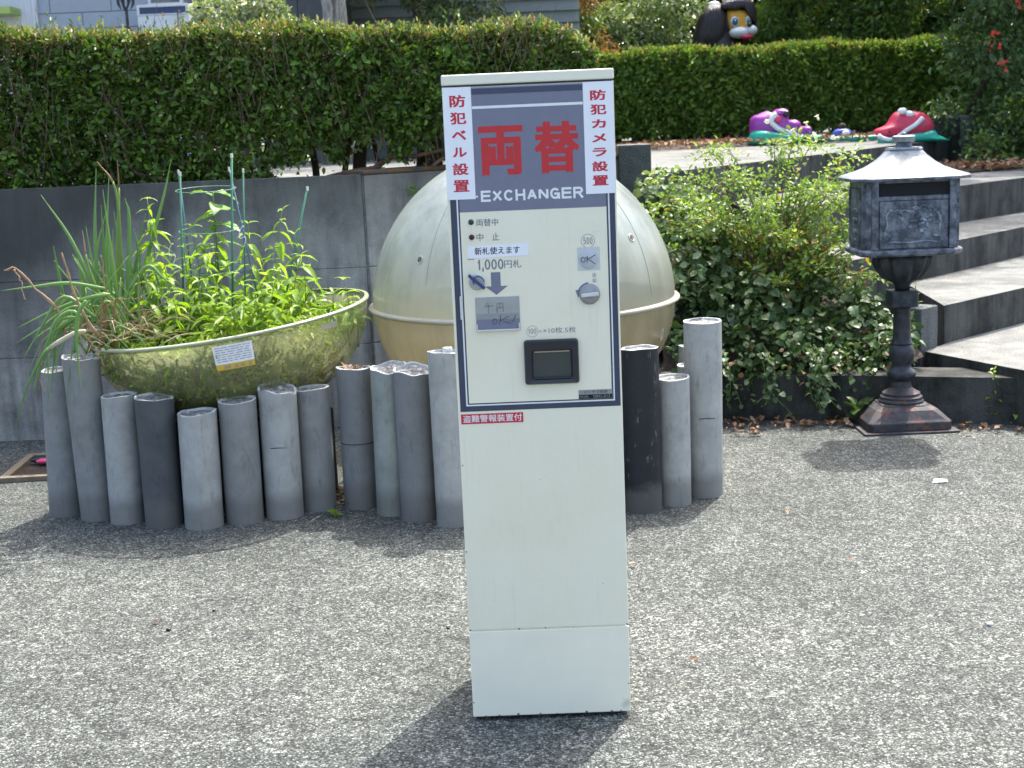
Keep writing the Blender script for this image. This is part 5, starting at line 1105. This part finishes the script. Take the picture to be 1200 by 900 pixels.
def obj_leafmat(src, name):
    m = M[src].copy(); m.name = name; nt = m.node_tree
    for l in list(nt.links):
        if l.from_socket.name == 'Random Per Island':
            oi = [x for x in nt.nodes if x.type == 'OBJECT_INFO'][0]; to = l.to_socket; nt.links.remove(l); nt.links.new(oi.outputs['Random'], to)
    M[name] = m
obj_leafmat('ivy', 'ivy_o'); obj_leafmat('ivy_v', 'ivy_vo')
IL, IV_ = ivy_leaf('leaf', 'ivy_o'), ivy_leaf('leaf', 'ivy_vo')
def ivy_surf(n):
    x = RNG.uniform(.74, 1.88, n); y = RNG.uniform(6.24, 7.6, n)
    h = .30+.52*np.clip((y-6.28)/.75, 0, 1)**.75*np.clip((2.2-x)/1.1, .1, 1)
    h = h*(1+.14*np.sin(x*11+y*6)+.10*np.sin(x*25-y*13)+.06*np.sin(x*47+y*31))
    return x, y, h
x, y, h = ivy_surf(300); order = np.argsort(y)
for i in range(300):
    if y[i] > 7.1: y[i] = 6.3+(y[i]-7.1)*.9; h[i] = (.30+.52*max(0, (y[i]-6.28)/.75)**.75*min(1, max(.1, (2.2-x[i])/1.1)))*(1+.10*math.sin(x[i]*11+y[i]*6))
    lv = y[i] < 6.42
    link_copy('leaf', IV_ if (x[i] < .98 and y[i] > 6.5) or random.random() < .10 else IL, iv, (x[i]-1.3, y[i]-6.7-.03, h[i]-.24+random.uniform(0, .05)), (random.gauss(.15, .3)+.35, random.uniform(.1, .9), random.gauss(-1.5, 1.1)), random.uniform(.035, .060))
def ivy_mass(name, n, fn, L, mats, probs, vertical=.3):
    x, y, h = fn(n); z = h-np.abs(RNG.normal(0, .05, n)); P = np.stack([x-1.3, y-6.7, z-.24], 1)
    D = unit(rand_dirs(n)*[1, 1, .5]+[0, -.5, -.35]); Nn = unit(rand_dirs(n)*.95+[0, -.45, .7]); s = RNG.uniform(.5, 1.2, n)
    v, f = leaves(P, D, Nn, L*s, L*.80*s, fold=.12); o = quadmesh(name, v, f, mats, RNG.choice(len(mats), n, p=probs), iv); o['kind'] = 'stuff'
ivy_mass('foliage', 7500, ivy_surf, .044, ['ivy', 'ivy_v', 'autumn'], [.915, .07, .015])
def ivy_left(n):   # variegated growth climbing beside the sphere and pier
    x = RNG.uniform(.68, 1.12, n); y = RNG.uniform(6.45, 7.35, n); h = .62+.48*np.clip((y-6.4)/.8, 0, 1)-.25*np.clip((x-.9)/.3, 0, 1)+.05*np.sin(x*30+y*21); return x, y, h
ivy_mass('variegated_foliage', 900, ivy_left, .052, ['ivy_v', 'ivy'], [.55, .45])
def ivy_front(n):  # skirt hanging over the kerb top
    x = RNG.uniform(.84, 1.82, n); y = RNG.uniform(6.18, 6.42, n)-.12*(x-.85); h = .235+.16*RNG.uniform(0, 1, n)**1.5-np.where(x < 1.45, .12*RNG.uniform(0, 1, n)**2, 0); return x, y, h
ivy_mass('hanging_foliage', 800, ivy_front, .036, ['ivy', 'litter', 'ivy_v'], [.88, .06, .06])
for k_ in range(14):   # runners hanging down the kerb
    x0 = random.uniform(.9, 1.45); y0 = 6.30-.20*(x0-.86)-.03; l = random.uniform(.06, .22)
    sp = spline([(x0, y0+.1, .34), (x0+.01, y0-.03, .30), (x0+random.gauss(.02, .03), y0-.07, .25-l*.4), (x0+random.gauss(.04, .04), y0-.075, .25-l)], 10)
    r_ = MB().tube([(p[0]-1.3, p[1]-6.7, p[2]-.24) for p in sp], .0018, 4).build('runner', 'stem', iv)
    for p in sp[2:]: 
        link_copy('leaf', random.choice([IL, IL, IV_]), r_, (p[0]-1.3, p[1]-6.7, p[2]-.24), (random.gauss(.3, .3), random.uniform(.3, 1.1), random.gauss(-1.5, 1.3)), random.uniform(.022, .040))

ab = empty('arching_shrub', (1.32, 6.85, .40), 'airy light green shrub with arching stems and white blossoms above the ivy', 'shrub')
tips = []
for k_ in range(96):
    a = random.uniform(0, 6.28); spread = random.uniform(.12, .66); hx = spread*math.cos(a)*1.15; hy = spread*math.sin(a)*.55-.05; hz = random.uniform(.22, .80)*(1-.35*spread)
    if k_ < 17: hx, hy, hz = [(-.58, 0, .74), (-.36, -.05, .84), (.44, 0, .80), (.72, -.08, .50), (.66, -.12, .40), (-.60, -.1, .50), (.34, -.15, .72), (.0, -.12, .88), (.12, -.1, .90), (.05, -.05, .84), (.24, 0, .86), (-.25, 0, .85), (.52, 0, .66), (-.52, -.05, .62), (-.44, 0, .72), (.62, -.1, .52), (.60, .05, .62)][k_]
    sp = spline([(random.gauss(0, .05), random.gauss(0, .05), -.12), (hx*.35, hy*.35, hz*.62), (hx*.8, hy*.8, hz*.96), (hx*1.08, hy*1.05-.02, hz*.93)], 15)
    MB().tube(sp, [.0042-.0032*i/len(sp) for i in range(len(sp))], 5).build('stem', 'twig' if k_ % 3 else 'stem', ab, smooth=True); tips.append(sp)
P = []; D = []; yel = []
for j, sp in enumerate(tips):
    for i in range(3, len(sp)):
        for q in range(9 if j > 16 else 10):
            p = sp[i-1]+(sp[i]-sp[i-1])*random.random(); d = np.array([random.gauss(0, 1), random.gauss(0, 1), random.gauss(.1, .7)]); d /= np.linalg.norm(d)
            P.append(p+d*random.uniform(.003, .065)); D.append(d); yel.append(random.random() < (.16 if (p[2] < .46 and -.25 < p[0] < .25) or (.15 < p[0] < .45 and p[2] < .4) else .02))
P = np.array(P); D = np.array(D); n = len(P); s = RNG.uniform(.6, 1.3, n)
v, f = leaves(P, D, unit(rand_dirs(n)*.6+[0, -.1, .8]), .027*s, .0165*s); o = quadmesh('foliage', v, f, ['abelia', 'autumn', 'ivy_v'], np.where(np.array(yel), 1, np.where(RNG.uniform(0, 1, n) < .16, 2, 0)), ab); o['kind'] = 'stuff'
fl = ivy_leaf('petal', 'flower_w')
for k_, (x, y, z) in enumerate([(.16, -.05, .93), (.22, -.03, .96), (.19, -.04, .88), (-.02, 0, .95), (.30, -.03, .86), (.04, -.05, .84), (.50, -.04, .70), (.38, -.05, .78), (-.12, -.03, .80), (.56, -.06, .73), (.26, -.05, .80), (.10, -.05, .90)]):
    bl = MB().ball((0, 0, 0), (.006, .006, .012), 8, 6).build('blossom', 'flower_w', ab, loc=(x, y-.02, z), rot=(random.gauss(0, .5), random.gauss(0, .5), 0), smooth=True)
    for q in range(5): link_copy('petal', fl, bl, (0, 0, .008), (0, -.5, q*1.257), .017)
# small weeds
def weed(name, label, x, y, z, n, L, W, h, mesh, spread=.03, scale_r=(.8, 1.2), stemmat='stem'):
    r_ = empty(name, (x, y, z), label, 'weed' if 'weed' in name else 'plant')
    for k_ in range(n):
        a = k_*2.4+random.gauss(0, .3); t = (k_+1)/n; zz = h*t
        link_copy('leaf', mesh, r_, (math.cos(a)*spread*.2, math.sin(a)*spread*.2, zz), (random.gauss(0, .2), -.3+random.gauss(0, .3), a), L*random.uniform(*scale_r)*(1.25-.6*t if h > .08 else 1))
    MB().tube([(0, 0, -.01), (0, 0, h)], .0022, 5).build('stem', stemmat, r_)
    return r_
obj_leafmat('ivy', 'ivy_big'); ROUND = ivy_leaf('leaf', 'ivy_big'); YG = leaf_shape('leaf', 'basil', .42, .4, .3)
weed('low_plant', 'low dark broad leaved plant beside the mailbox foot', 1.555, 6.06, 0, 11, .085, 0, .10, ROUND, .05)
weed('weed', 'upright leafy weed growing at the kerb foot right of the mailbox', 2.125, 5.955, 0, 26, .042, 0, .25, YG, .02)
weed('weed', 'small low weed at the kerb foot near the right edge', 2.222, 5.945, 0, 8, .05, 0, .05, YG, .02)
weed('sprig', 'yellow green sprig growing out of the end of the second step', 1.945, 6.53, .30, 22, .042, 0, .27, YG, .03)
weed('weed', 'tiny weed in the gap between the pipe rows', -.672, 4.90, 0, 8, .03, 0, .02, YG, .02)
weed('sprig', 'small green sprig growing from the wall above the sphere', -.43, 6.60, 1.075, 8, .045, 0, .05, YG, .02)
weed('weed', 'low weed under the sphere behind the pipes', -.50, 5.35, 0, 9, .06, 0, .08, YG, .02)

# ---------------------------------------------------------------- painted resin figures by the far hedge
def puff(name, pts, y0, th, mat, parent, loc, steps=((0, 0), (.10, .5), (.35, .82), (.75, 1.0)), sub=1):
    """closed outline (x,z) swollen into a rounded body of half thickness th"""
    P = np.array(pts, float); c_ = P.mean(0)
    Q = []
    for i in range(len(P)):   # smooth the outline
        a, b_, c2, d_ = P[i-1], P[i], P[(i+1) % len(P)], P[(i+2) % len(P)]
        for t in (0, .5): Q.append(.5*((2*b_)+(-a+c2)*t+(2*a-5*b_+4*c2-d_)*t*t+(-a+3*b_-3*c2+d_)*t**3))
    Q = np.array(Q); lay = []
    for k_ in range(-5, 6):
        a = k_/5*math.pi/2*.97; sc = .18+.82*math.cos(a)**.6; dep = th*math.sin(a)
        q = c_+(Q-c_)*sc; lay.append([(p[0]-loc[0], y0+dep-loc[1], p[1]-loc[2]) for p in q])
    mb = MB().rings(lay[::-1], 0, True, True); return mb.build(name, mat, parent, smooth=True)
DZ = TZ+.03-1.105
def shift(pts, dz): return [(a, b_+dz) for a, b_ in pts]
purple = [[2.401, 1.2], [2.41, 1.355], [2.484, 1.392], [2.567, 1.421], [2.608, 1.395], [2.657, 1.433], [2.715, 1.427], [2.756, 1.38], [2.756, 1.34], [2.813, 1.313], [2.854, 1.263], [2.928, 1.26], [2.969, 1.218], [2.994, 1.176], [2.95, 1.13], [2.85, 1.12], [2.6, 1.12], [2.45, 1.13]]
pm = [[2.625, 1.39], [2.585, 1.355], [2.575, 1.315], [2.61, 1.275], [2.656, 1.239], [2.747, 1.203], [2.813, 1.176], [2.862, 1.14], [2.928, 1.135], [2.986, 1.16]]
pbs = [[2.367, 1.13], [2.385, 1.20], [2.42, 1.234], [2.475, 1.243], [2.631, 1.216], [2.747, 1.185], [2.862, 1.141], [2.994, 1.175], [3.11, 1.165], [3.134, 1.136], [3.11, 1.09], [2.779, 1.085], [2.449, 1.085]]
L0 = (2.7, 13.5, TZ)
FP = empty('creature_figure', L0, 'purple cartoon creature head figure with white mouth on a teal base', 'figure')
puff('head', shift(purple, .0), 13.52, .17, 'purple', FP, L0); puff('base', shift(pbs, .0), 13.44, .2, 'teal', FP, L0)
def band(name, pts, y, r, mat, parent, loc): return MB().tube([(a-loc[0], y-loc[1], b_-loc[2]) for a, b_ in [tuple(q) for q in spline([(p[0], p[1]) for p in pts], 20)]] if False else [(q[0]-loc[0], y-loc[1], q[1]-loc[2]) for q in spline([(p[0], p[1]) for p in pts], 24)], r, 8).build(name, mat, parent, smooth=True)
band('mouth', pm, 13.335, [.026]*4+[.03]*8+[.034]*8+[.036]*30 if False else .026, 'gwhite', FP, L0)
def ellip(name, x, y, z, r, mat, parent, loc): return MB().ball((x-loc[0], y-loc[1], z-loc[2]), r, 16, 10).build(name, mat, parent, smooth=True)
ellip('cheek', 2.640, 13.345, 1.340, (.042, .02, .034), 'gpink', FP, L0)
ellip('brow', 2.69, 13.42, 1.400, (.07, .08, .038), 'purple', FP, L0)
e_ = ellip('eye', 2.722, 13.36, 1.386, (.036, .03, .032), 'gblack', FP, L0); ellip('eye_glint', 2.712, 13.325, 1.388, (.012, .008, .012), 'gwhite', e_, (0, 0, 0))
ellip('nose_lobe', 2.80, 13.42, 1.27, (.075, .09, .06), 'purple', FP, L0); ellip('nose_lobe', 2.93, 13.42, 1.225, (.05, .07, .04), 'purple', FP, L0)
L1 = (3.85, 13.3, TZ)
redo = [[3.55, 1.19], [3.581, 1.227], [3.668, 1.258], [3.715, 1.334], [3.763, 1.379], [3.859, 1.385], [3.936, 1.377], [4.013, 1.359], [4.071, 1.31], [4.105, 1.261], [4.111, 1.204], [4.02, 1.13], [3.9, 1.12], [3.75, 1.12], [3.62, 1.14]]
FR = empty('creature_figure', L1, 'crimson cartoon creature head figure with white eyes on a teal base', 'figure')
puff('head', redo, 13.32, .17, 'crimson', FR, L1)
puff('base', [[3.58, 1.10], [3.60, 1.13], [3.717, 1.136], [3.813, 1.175], [3.976, 1.181], [4.034, 1.195], [4.10, 1.194], [4.135, 1.15], [4.23, 1.105], [4.22, 1.088], [3.9, 1.085], [3.6, 1.085]], 13.27, .2, 'teal', FR, L1)
band('mouth', [(3.543, 1.168), (3.592, 1.136), (3.678, 1.122), (3.745, 1.160), (3.812, 1.207), (3.889, 1.251), (3.936, 1.290), (3.962, 1.318)], 13.135, .021, 'gwhite', FR, L1)
for x, z in ((3.782, 1.383), (3.85, 1.352)):
    e_ = ellip('eye', x, 13.19, z, (.045, .04, .032), 'gwhite', FR, L1); ellip('pupil', x+.006 , 13.152, z-.004, (.010, .006, .010), 'gblack', e_, (0, 0, 0))
ellip('nostril', 3.652, 13.165, 1.195, (.012, .01, .010), 'gblack', FR, L1)
FR.scale = (.936,)*3; FR.location = (3.85*.936, 13.3*.936, TZ+.002)
L2 = (3.28, 13.45, TZ)
FG = empty('gnome_figure', L2, 'tiny blue and white figure on an orange base between the two creature heads', 'figure')
puff('base', [(3.17, 1.10), (3.18, 1.15), (3.23, 1.168), (3.33, 1.168), (3.375, 1.15), (3.385, 1.10)], 13.45, .08, 'gorange', FG, L2); puff('body', [(3.19, 1.15), (3.20, 1.20), (3.24, 1.222), (3.32, 1.222), (3.365, 1.20), (3.37, 1.15)], 13.46, .07, 'gblue', FG, L2)
ellip('belly', 3.30, 13.39, 1.178, (.04, .025, .03), 'gwhite', FG, L2); ellip('head', 3.283, 13.46, 1.245, (.035, .035, .032), 'bark', FG, L2)
tb = MB(); tb.rings([[(a, b_, z) for a, b_ in ((2.98, 13.36), (3.62, 13.30), (3.62, 13.6), (2.98, 13.6))] for z in (TZ, 1.15)]); tb = tb.build('teal_board', 'teal', bevel=.02); tag(tb, 'low teal painted strip on the ground between the two figures', 'board')
# dog figure behind the hedge
L3 = (2.70, 17, TZ)
DG = empty('dog_figure', L3, 'big dark brown long eared dog figure with orange face looking over the hedge', 'figure')
MB().lathe([(.30, 0), (.36, .3), (.37, .7), (.33, 1.05), (.24, 1.3)], 28, cap1=True).build('body', 'gbrown', DG, smooth=True)
def dl(name, x, y, z, r, mat, par=DG): return MB().ball((x-L3[0], y-L3[1], z-L3[2]), r, 24, 16).build(name, mat, par, smooth=True)
dl('head', 2.80, 17.0, 2.46, (.29, .27, .27), 'gbrown')
puff('ear', [(2.33, 2.15), (2.35, 2.40), (2.42, 2.58), (2.52, 2.69), (2.66, 2.70), (2.74, 2.60), (2.74, 2.40), (2.68, 2.20), (2.50, 2.10)], 16.88, .17, 'gbrown', DG, L3)
puff('fringe', [(2.62, 2.64), (2.72, 2.74), (2.88, 2.77), (3.02, 2.72), (3.08, 2.58), (3.07, 2.42), (3.02, 2.50), (2.97, 2.60), (2.85, 2.635), (2.74, 2.61)], 16.82, .14, 'gbrown', DG, L3)
fc = puff('face', [(2.725, 2.60), (2.80, 2.625), (2.90, 2.62), (2.985, 2.58), (3.02, 2.48), (3.0, 2.36), (2.87, 2.31), (2.76, 2.35), (2.72, 2.46)], 16.80, .10, 'gyellow', DG, L3)
for x, w_, yy in ((2.800, .050, 16.70), (2.958, .030, 16.71)):
    e_ = dl('eye', x, yy, 2.475, (w_, .03, .062), 'gwhite'); i_ = ellip('iris', x+.003, yy-.022, 2.472, (w_*.72, .016, .045), 'gteal', e_, L3); ellip('eye_glint', x+.003, yy-.035, 2.49, (w_*.2, .006, .014), 'gwhite', i_, L3)
for e_ in list(DG.children):
    pass
dl('muzzle', 2.855, 16.68, 2.345, (.125, .10, .068), 'gwhite'); dl('muzzle', 2.985, 16.66, 2.365, (.075, .09, .062), 'gwhite')
dl('nose', 2.955, 16.60, 2.425, (.03, .03, .025), 'gblack'); dl('tongue', 2.925, 16.62, 2.29, (.075, .06, .032), 'crimson')
dl('white_cap', 2.86, 16.92, 2.755, (.17, .17, .065), 'gwhite'); dl('white_cap', 2.60, 16.95, 2.70, (.07, .08, .04), 'gwhite')

# ---------------------------------------------------------------- buildings at the back left
HB = empty('siding_house', (-4.0, 14.4, TZ), 'pale blue sided house wall behind the hedge at the upper left', 'house')
MB().box(-3.6, .86, .03, 3.2, 0, 2.9).build('wall', 'siding', HB)
zz = 0; row = 0
while zz < 2.85:
    x = -3.6-(row % 2)*.3
    while x < .85:
        x1 = min(x+.62, .86); xa = max(x, -3.6)
        if x1-xa > .05 and not (xa > .35 and 1.5 < zz < 2.5 and xa < .8): MB().box(xa+.003, x1-.003, 0, .035, zz+.003, zz+.157).build('siding_panel', 'siding', HB, bevel=.003)
        x += .62
    zz += .16; row += 1
w_ = MB().box(.50, .85, -.03, .03, 1.62, 2.35).build('window', 'boxwhite', HB); MB().box(.53, .82, -.034, -.02, 1.66, 2.31).build('pane', 'glass', w_)
w_ = MB().box(-3.0, -.62, -.04, .02, .4, 2.35).build('window', 'boxwhite', HB, bevel=.005); MB().box(-2.95, -.67, -.05, -.035, .45, 2.3).build('curtain', 'curtain', w_)
MB().box(-2.6, -.78, -.35, -.04, 1.585, 1.66).build('awning_bar', 'lime', HB, bevel=.01)
MB().prism([(-3.9, -.4), (1.1, -.4), (1.1, 3.5), (-3.9, 3.5)], 2.9, 3.0).build('roof', 'riser', HB)
CB = empty('wash_cabinet', (-3.24, 13.9, TZ), 'white outdoor cabinet with deep blue recess in front of the sided house', 'cabinet')
MB().box(-.26, .24, 0, .4, 0, 1.50).build('cabinet_body', 'boxwhite', CB, bevel=.01)
for a in ((-.26, .24, 1.575, 1.60), (-.26, .24, 1.50, 1.512)): MB().box(a[0], a[1], -.005, .4, a[2], a[3]).build('frame_rail', 'boxwhite', CB, bevel=.004)
for a in ((-.26, -.235), (.215, .24)): MB().box(a[0], a[1], -.005, .4, 1.51, 1.58).build('frame_post', 'boxwhite', CB, bevel=.004)
MB().box(-.235, .215, .01, .38, 1.51, 1.575).build('blue_recess', 'bluelid', CB); MB().tube([(.14, -.02, 1.2), (.14, -.03, 1.50), (.16, -.06, 1.53), (.18, -.06, 1.50)], .006, 6).build('tap_pipe', 'twig', CB)
GS = empty('iron_stand', (-3.42, 13.2, TZ), 'black wrought iron stand with hanging prongs above the hedge at the upper left', 'stand')
MB().tube([(0, 0, 0), (0, 0, 1.52)], .014, 8).build('post', 'iron', GS)
for k_, (x, z0, z1) in enumerate(((-.075, 1.50, 2.0), (-.025, 1.49, 2.0), (.03, 1.53, 2.0), (.075, 1.50, 2.0))):
    MB().tube([(x, 0, z1), (x*1.1, 0, (z0+z1)/2), (x*.9, 0, z0+.05), (x*.6, -.01, z0)], [.012, .016, .015, .004], 7).build('prong', 'iron', GS)
MB().tube([(-.08, 0, 1.98), (.08, 0, 1.98)], .012, 6).build('cross_bar', 'iron', GS)
for s_ in (-1, 1): MB().tube([(0, 0, 1.5), (s_*.03, 0, 1.56), (s_*.05, 0, 1.62)], .010, 6).build('prong', 'iron', GS); MB().tube([(0, 0, 1.36), (s_*.09, 0, 1.27), (s_*.12, 0, 0)], .008, 6).build('leg', 'iron', GS)
SW = empty('slate_wall', (-2.3, 14.9, TZ), 'dark grey rendered shed wall behind the hedge top', 'shed')
for k_ in range(3): MB().box(-.78+k_*.505, -.28+k_*.505, 0, .1, 0, 2.6).build('panel', 'siding2', SW, bevel=.004)
MB().box(-.78, .735, .1, 2.0, 0, 2.62).build('shed_body', 'siding2', SW); MB().box(-.9, .85, -.15, 2.1, 2.62, 2.7).build('roof', 'riser', SW)
CH = empty('clapboard_house', (-1.3, 15.4, TZ), 'sage grey clapboard house wall left of the dark conifer', 'house')
MB().box(-.6, 2.2, .04, 3, 0, 3.0).build('wall', 'siding3', CH)
for k_ in range(24): MB().add([(-.6, .0, k_*.125), (2.2, .0, k_*.125), (2.2, .035, k_*.125+.125), (-.6, .035, k_*.125+.125), (-.6, .04, k_*.125), (2.2, .04, k_*.125)], [(0, 1, 2, 3), (0, 4, 5, 1)]).build('siding_board', 'siding3', CH)
MB().prism([(-.8, -.4), (2.4, -.4), (2.4, 3.2), (-.8, 3.2)], 3.0, 3.1).build('roof', 'riser', CH)

# ---------------------------------------------------------------- trees and shrubs behind
def tree(name, label, x, y, h, trunk_r, clumps, n, L, W, mats, probs, cat='tree', trunkmat='bark', limbs=5, group=None, upb=.5, crown_name='crown', z0=TZ):
    r_ = empty(name, (x, y, z0), label, cat, group)
    tr = spline([(0, 0, -.05), (random.gauss(0, .06), 0, h*.35), (random.gauss(0, .1), random.gauss(0, .1), h*.75)], 12)
    MB().tube(tr, [trunk_r*(1.25-.85*i/len(tr)) for i in range(len(tr))], 9).build('trunk', trunkmat, r_, smooth=True)
    for k_ in range(limbs):
        c_ = clumps[k_ % len(clumps)]; t = tr[min(len(tr)-1, 3+k_ % 8)]
        MB().tube(spline([tuple(t), ((t[0]+c_[0])/2, (t[1]+c_[1])/2, (t[2]+c_[2])/2+.05), (c_[0], c_[1], c_[2])], 8), [trunk_r*.4, trunk_r*.34, trunk_r*.3, trunk_r*.25]+[trunk_r*.15]*8 if False else trunk_r*.28, 6).build('limb', trunkmat, r_, smooth=True)
    crown(crown_name, clumps, n, L, W, mats, probs, r_, upb=upb)
    return r_
def cl(n, cx, cy, cz, sx, sy, sz, r0, r1, seed):
    q = random.Random(seed); out = []
    for _ in range(n):
        r_ = q.uniform(r0, r1); out.append((cx+q.uniform(-sx, sx), cy+q.uniform(-sy, sy), cz+q.uniform(-sz, sz), r_, r_, r_*q.uniform(.6, .9)))
    return out
tree('dark_conifer', 'dark spreading conifer behind the left hedge above the machine', -.78, 14.6, 3.6, .10, cl(16, 0, 0, 2.0, .55, .4, 1.3, .25, .45, 1), 15000, .07, .018, ['conifer', 'hedge2_top'], [.93, .07])
tree('pale_trunk_tree', 'slim pale barked trunk with a few high leaves before the grey wall', -1.62, 13.4, 4.4, .055, cl(6, 0, 0, 3.6, .5, .4, .5, .3, .5, 2), 3500, .06, .03, ['tree_g'], [1], trunkmat='bark_pale', limbs=4)
tree('pale_trunk_tree', 'second pale barked trunk standing close right of the slimmer one', -1.47, 13.5, 4.3, .07, cl(6, 0, 0, 3.6, .5, .4, .5, .3, .5, 3), 3500, .06, .03, ['tree_g'], [1], trunkmat='bark_pale', limbs=4)
yc = empty('yucca', (-1.95, 13.3, TZ), 'spiky green sword leaved plant just left of the pale trunks', 'plant')
for k_ in range(34):
    a = random.uniform(0, 6.28); l = random.uniform(.9, 1.55); b_ = random.uniform(.1, .6)
    MB().tube([(0, 0, .0), (math.cos(a)*b_*.25, math.sin(a)*b_*.25, l*.6), (math.cos(a)*b_*.6, math.sin(a)*b_*.6, l)], [.018, .015, .001], 4, flat_=.3).build('leaf', 'tree_g', yc)
tree('pale_leaved_bush', 'sunlit bush with cream edged leaves rising above the left hedge', -2.04, 11.2, 1.3, .03, cl(10, 0, 0, .88, .26, .2, .52, .12, .20, 4), 3000, .06, .03, ['bush_w', 'bush_g'], [.75, .25], cat='bush', crown_name='foliage')
tree('rounded_bush', 'light green rounded bush between the conifer and the bronze one', .25, 16.2, 1.5, .04, cl(18, 0, 0, .85, .75, .3, .55, .2, .36, 5), 8000, .06, .032, ['bush_g', 'hedge2_top', 'tree_g'], [.5, .2, .3], cat='bush', crown_name='foliage')
tree('bronze_bush', 'small bronze leaved bush with orange tips above the hedge corner', .98, 15.9, 1.8, .04, cl(9, 0, 0, 1.25, .2, .2, .5, .14, .24, 6), 3000, .05, .022, ['maple', 'autumn'], [.8, .2], cat='bush', crown_name='foliage')
tree('glossy_bush', 'glossy pale green bush glittering in the sun left of the dog figure', 1.75, 16.8, 1.8, .05, cl(22, 0, 0, 1.15, .62, .3, .55, .2, .34, 7), 12000, .055, .028, ['bush_g', 'bush_w'], [.72, .28], cat='bush', crown_name='foliage')
tree('bamboo_like_bush', 'fresh green upright bush just right of the dog figure', 3.45, 17.2, 2.4, .03, cl(10, 0, 0, 1.5, .18, .2, .7, .16, .26, 8), 5500, .11, .018, ['tree_g', 'bush_g'], [.8, .2], cat='bush', crown_name='foliage')
tree('leafy_tree', 'mid green leafy tree behind the right part of the far hedge', 4.5, 17.6, 4.2, .09, cl(22, 0, 0, 2.1, .75, .6, 1.3, .3, .5, 9), 15000, .075, .036, ['tree_g', 'wood_d', 'autumn'], [.60, .38, .02])
tree('leafy_tree', 'dim green leafy tree at the end of the far hedge', 5.6, 16.4, 4.4, .09, cl(24, 0, 0, 2.0, .7, .6, 1.4, .3, .5, 10), 15000, .075, .036, ['wood_d', 'tree_g', 'maple'], [.76, .18, .06])
RT = tree('red_flowering_tree', 'large dark shrub with scattered red blossoms at the right edge', 5.35, 12.9, 4.6, .10, cl(40, 0, .1, 2.1, 1.05, .7, 1.9, .30, .52, 11)+cl(12, -1.0, -1.75, 3.45, .95, .65, .35, .30, .46, 31), 50000, .062, .036, ['wood_d', 'ivy'], [.75, .25], z0=.88)  # second clump set is added out of view to shade the upper treads
pet = ivy_leaf('petal', 'flower_r')
for x, y, z in ((4.32, 12.0, 2.32), (4.75, 12.1, 2.30), (4.62, 12.0, 2.20), (4.40, 12.0, 2.22), (4.92, 12.2, 2.42), (4.55, 12.05, 1.90), (4.80, 12.0, 1.76), (4.20, 12.0, 1.92), (5.05, 12.2, 2.25), (4.70, 12.0, 2.02), (4.28, 12.0, 1.72), (4.9, 12.0, 2.0)):
    b_ = MB().ball((0, 0, 0), (.008, .008, .008), 8, 5).build('blossom', 'flower_r', RT, loc=(x-5.35, y-12.9-.05, z-.88), smooth=True)
    for q in range(9): link_copy('petal', pet, b_, (random.gauss(0, .03), random.gauss(0, .01), random.gauss(0, .045)), (random.gauss(1.2, .7), random.gauss(0, .8), q*.7+random.gauss(0, .6)), random.uniform(.022, .042))
tree('low_shrub', 'low green shrub at the foot of the dark flowering one, right of the pillar', 4.75, 12.15, .6, .02, cl(14, 0, 0, .32, .5, .25, .28, .12, .22, 12), 3600, .055, .034, ['ivy', 'tree_g', 'abelia'], [.5, .3, .2], cat='bush', z0=.88, crown_name='foliage')
# woodland closing the view
for i, (x, y) in enumerate([(-.6, 19.5), (1.2, 20.2), (2.8, 21), (4.4, 20.4), (6.2, 20.2), (8.0, 19.0), (8.2, 15.6)]):
    tree('woodland_tree', ['dark tree closing the view behind the conifer', 'dark tree behind the glossy bush', 'dark tree straight behind the dog figure', 'dark tree behind the bamboo like bush', 'dark tree behind the far end of the hedge', 'dark tree in the far right corner', 'dark tree right behind the red flowering shrub'][i], x, y, 6, .16,
         cl(22, 0, 0, 2.6, .85, .5, 2.2, .65, .95, 20+i), 14000, .17, .09, ['wood_d', 'tree_g'], [.8, .2])
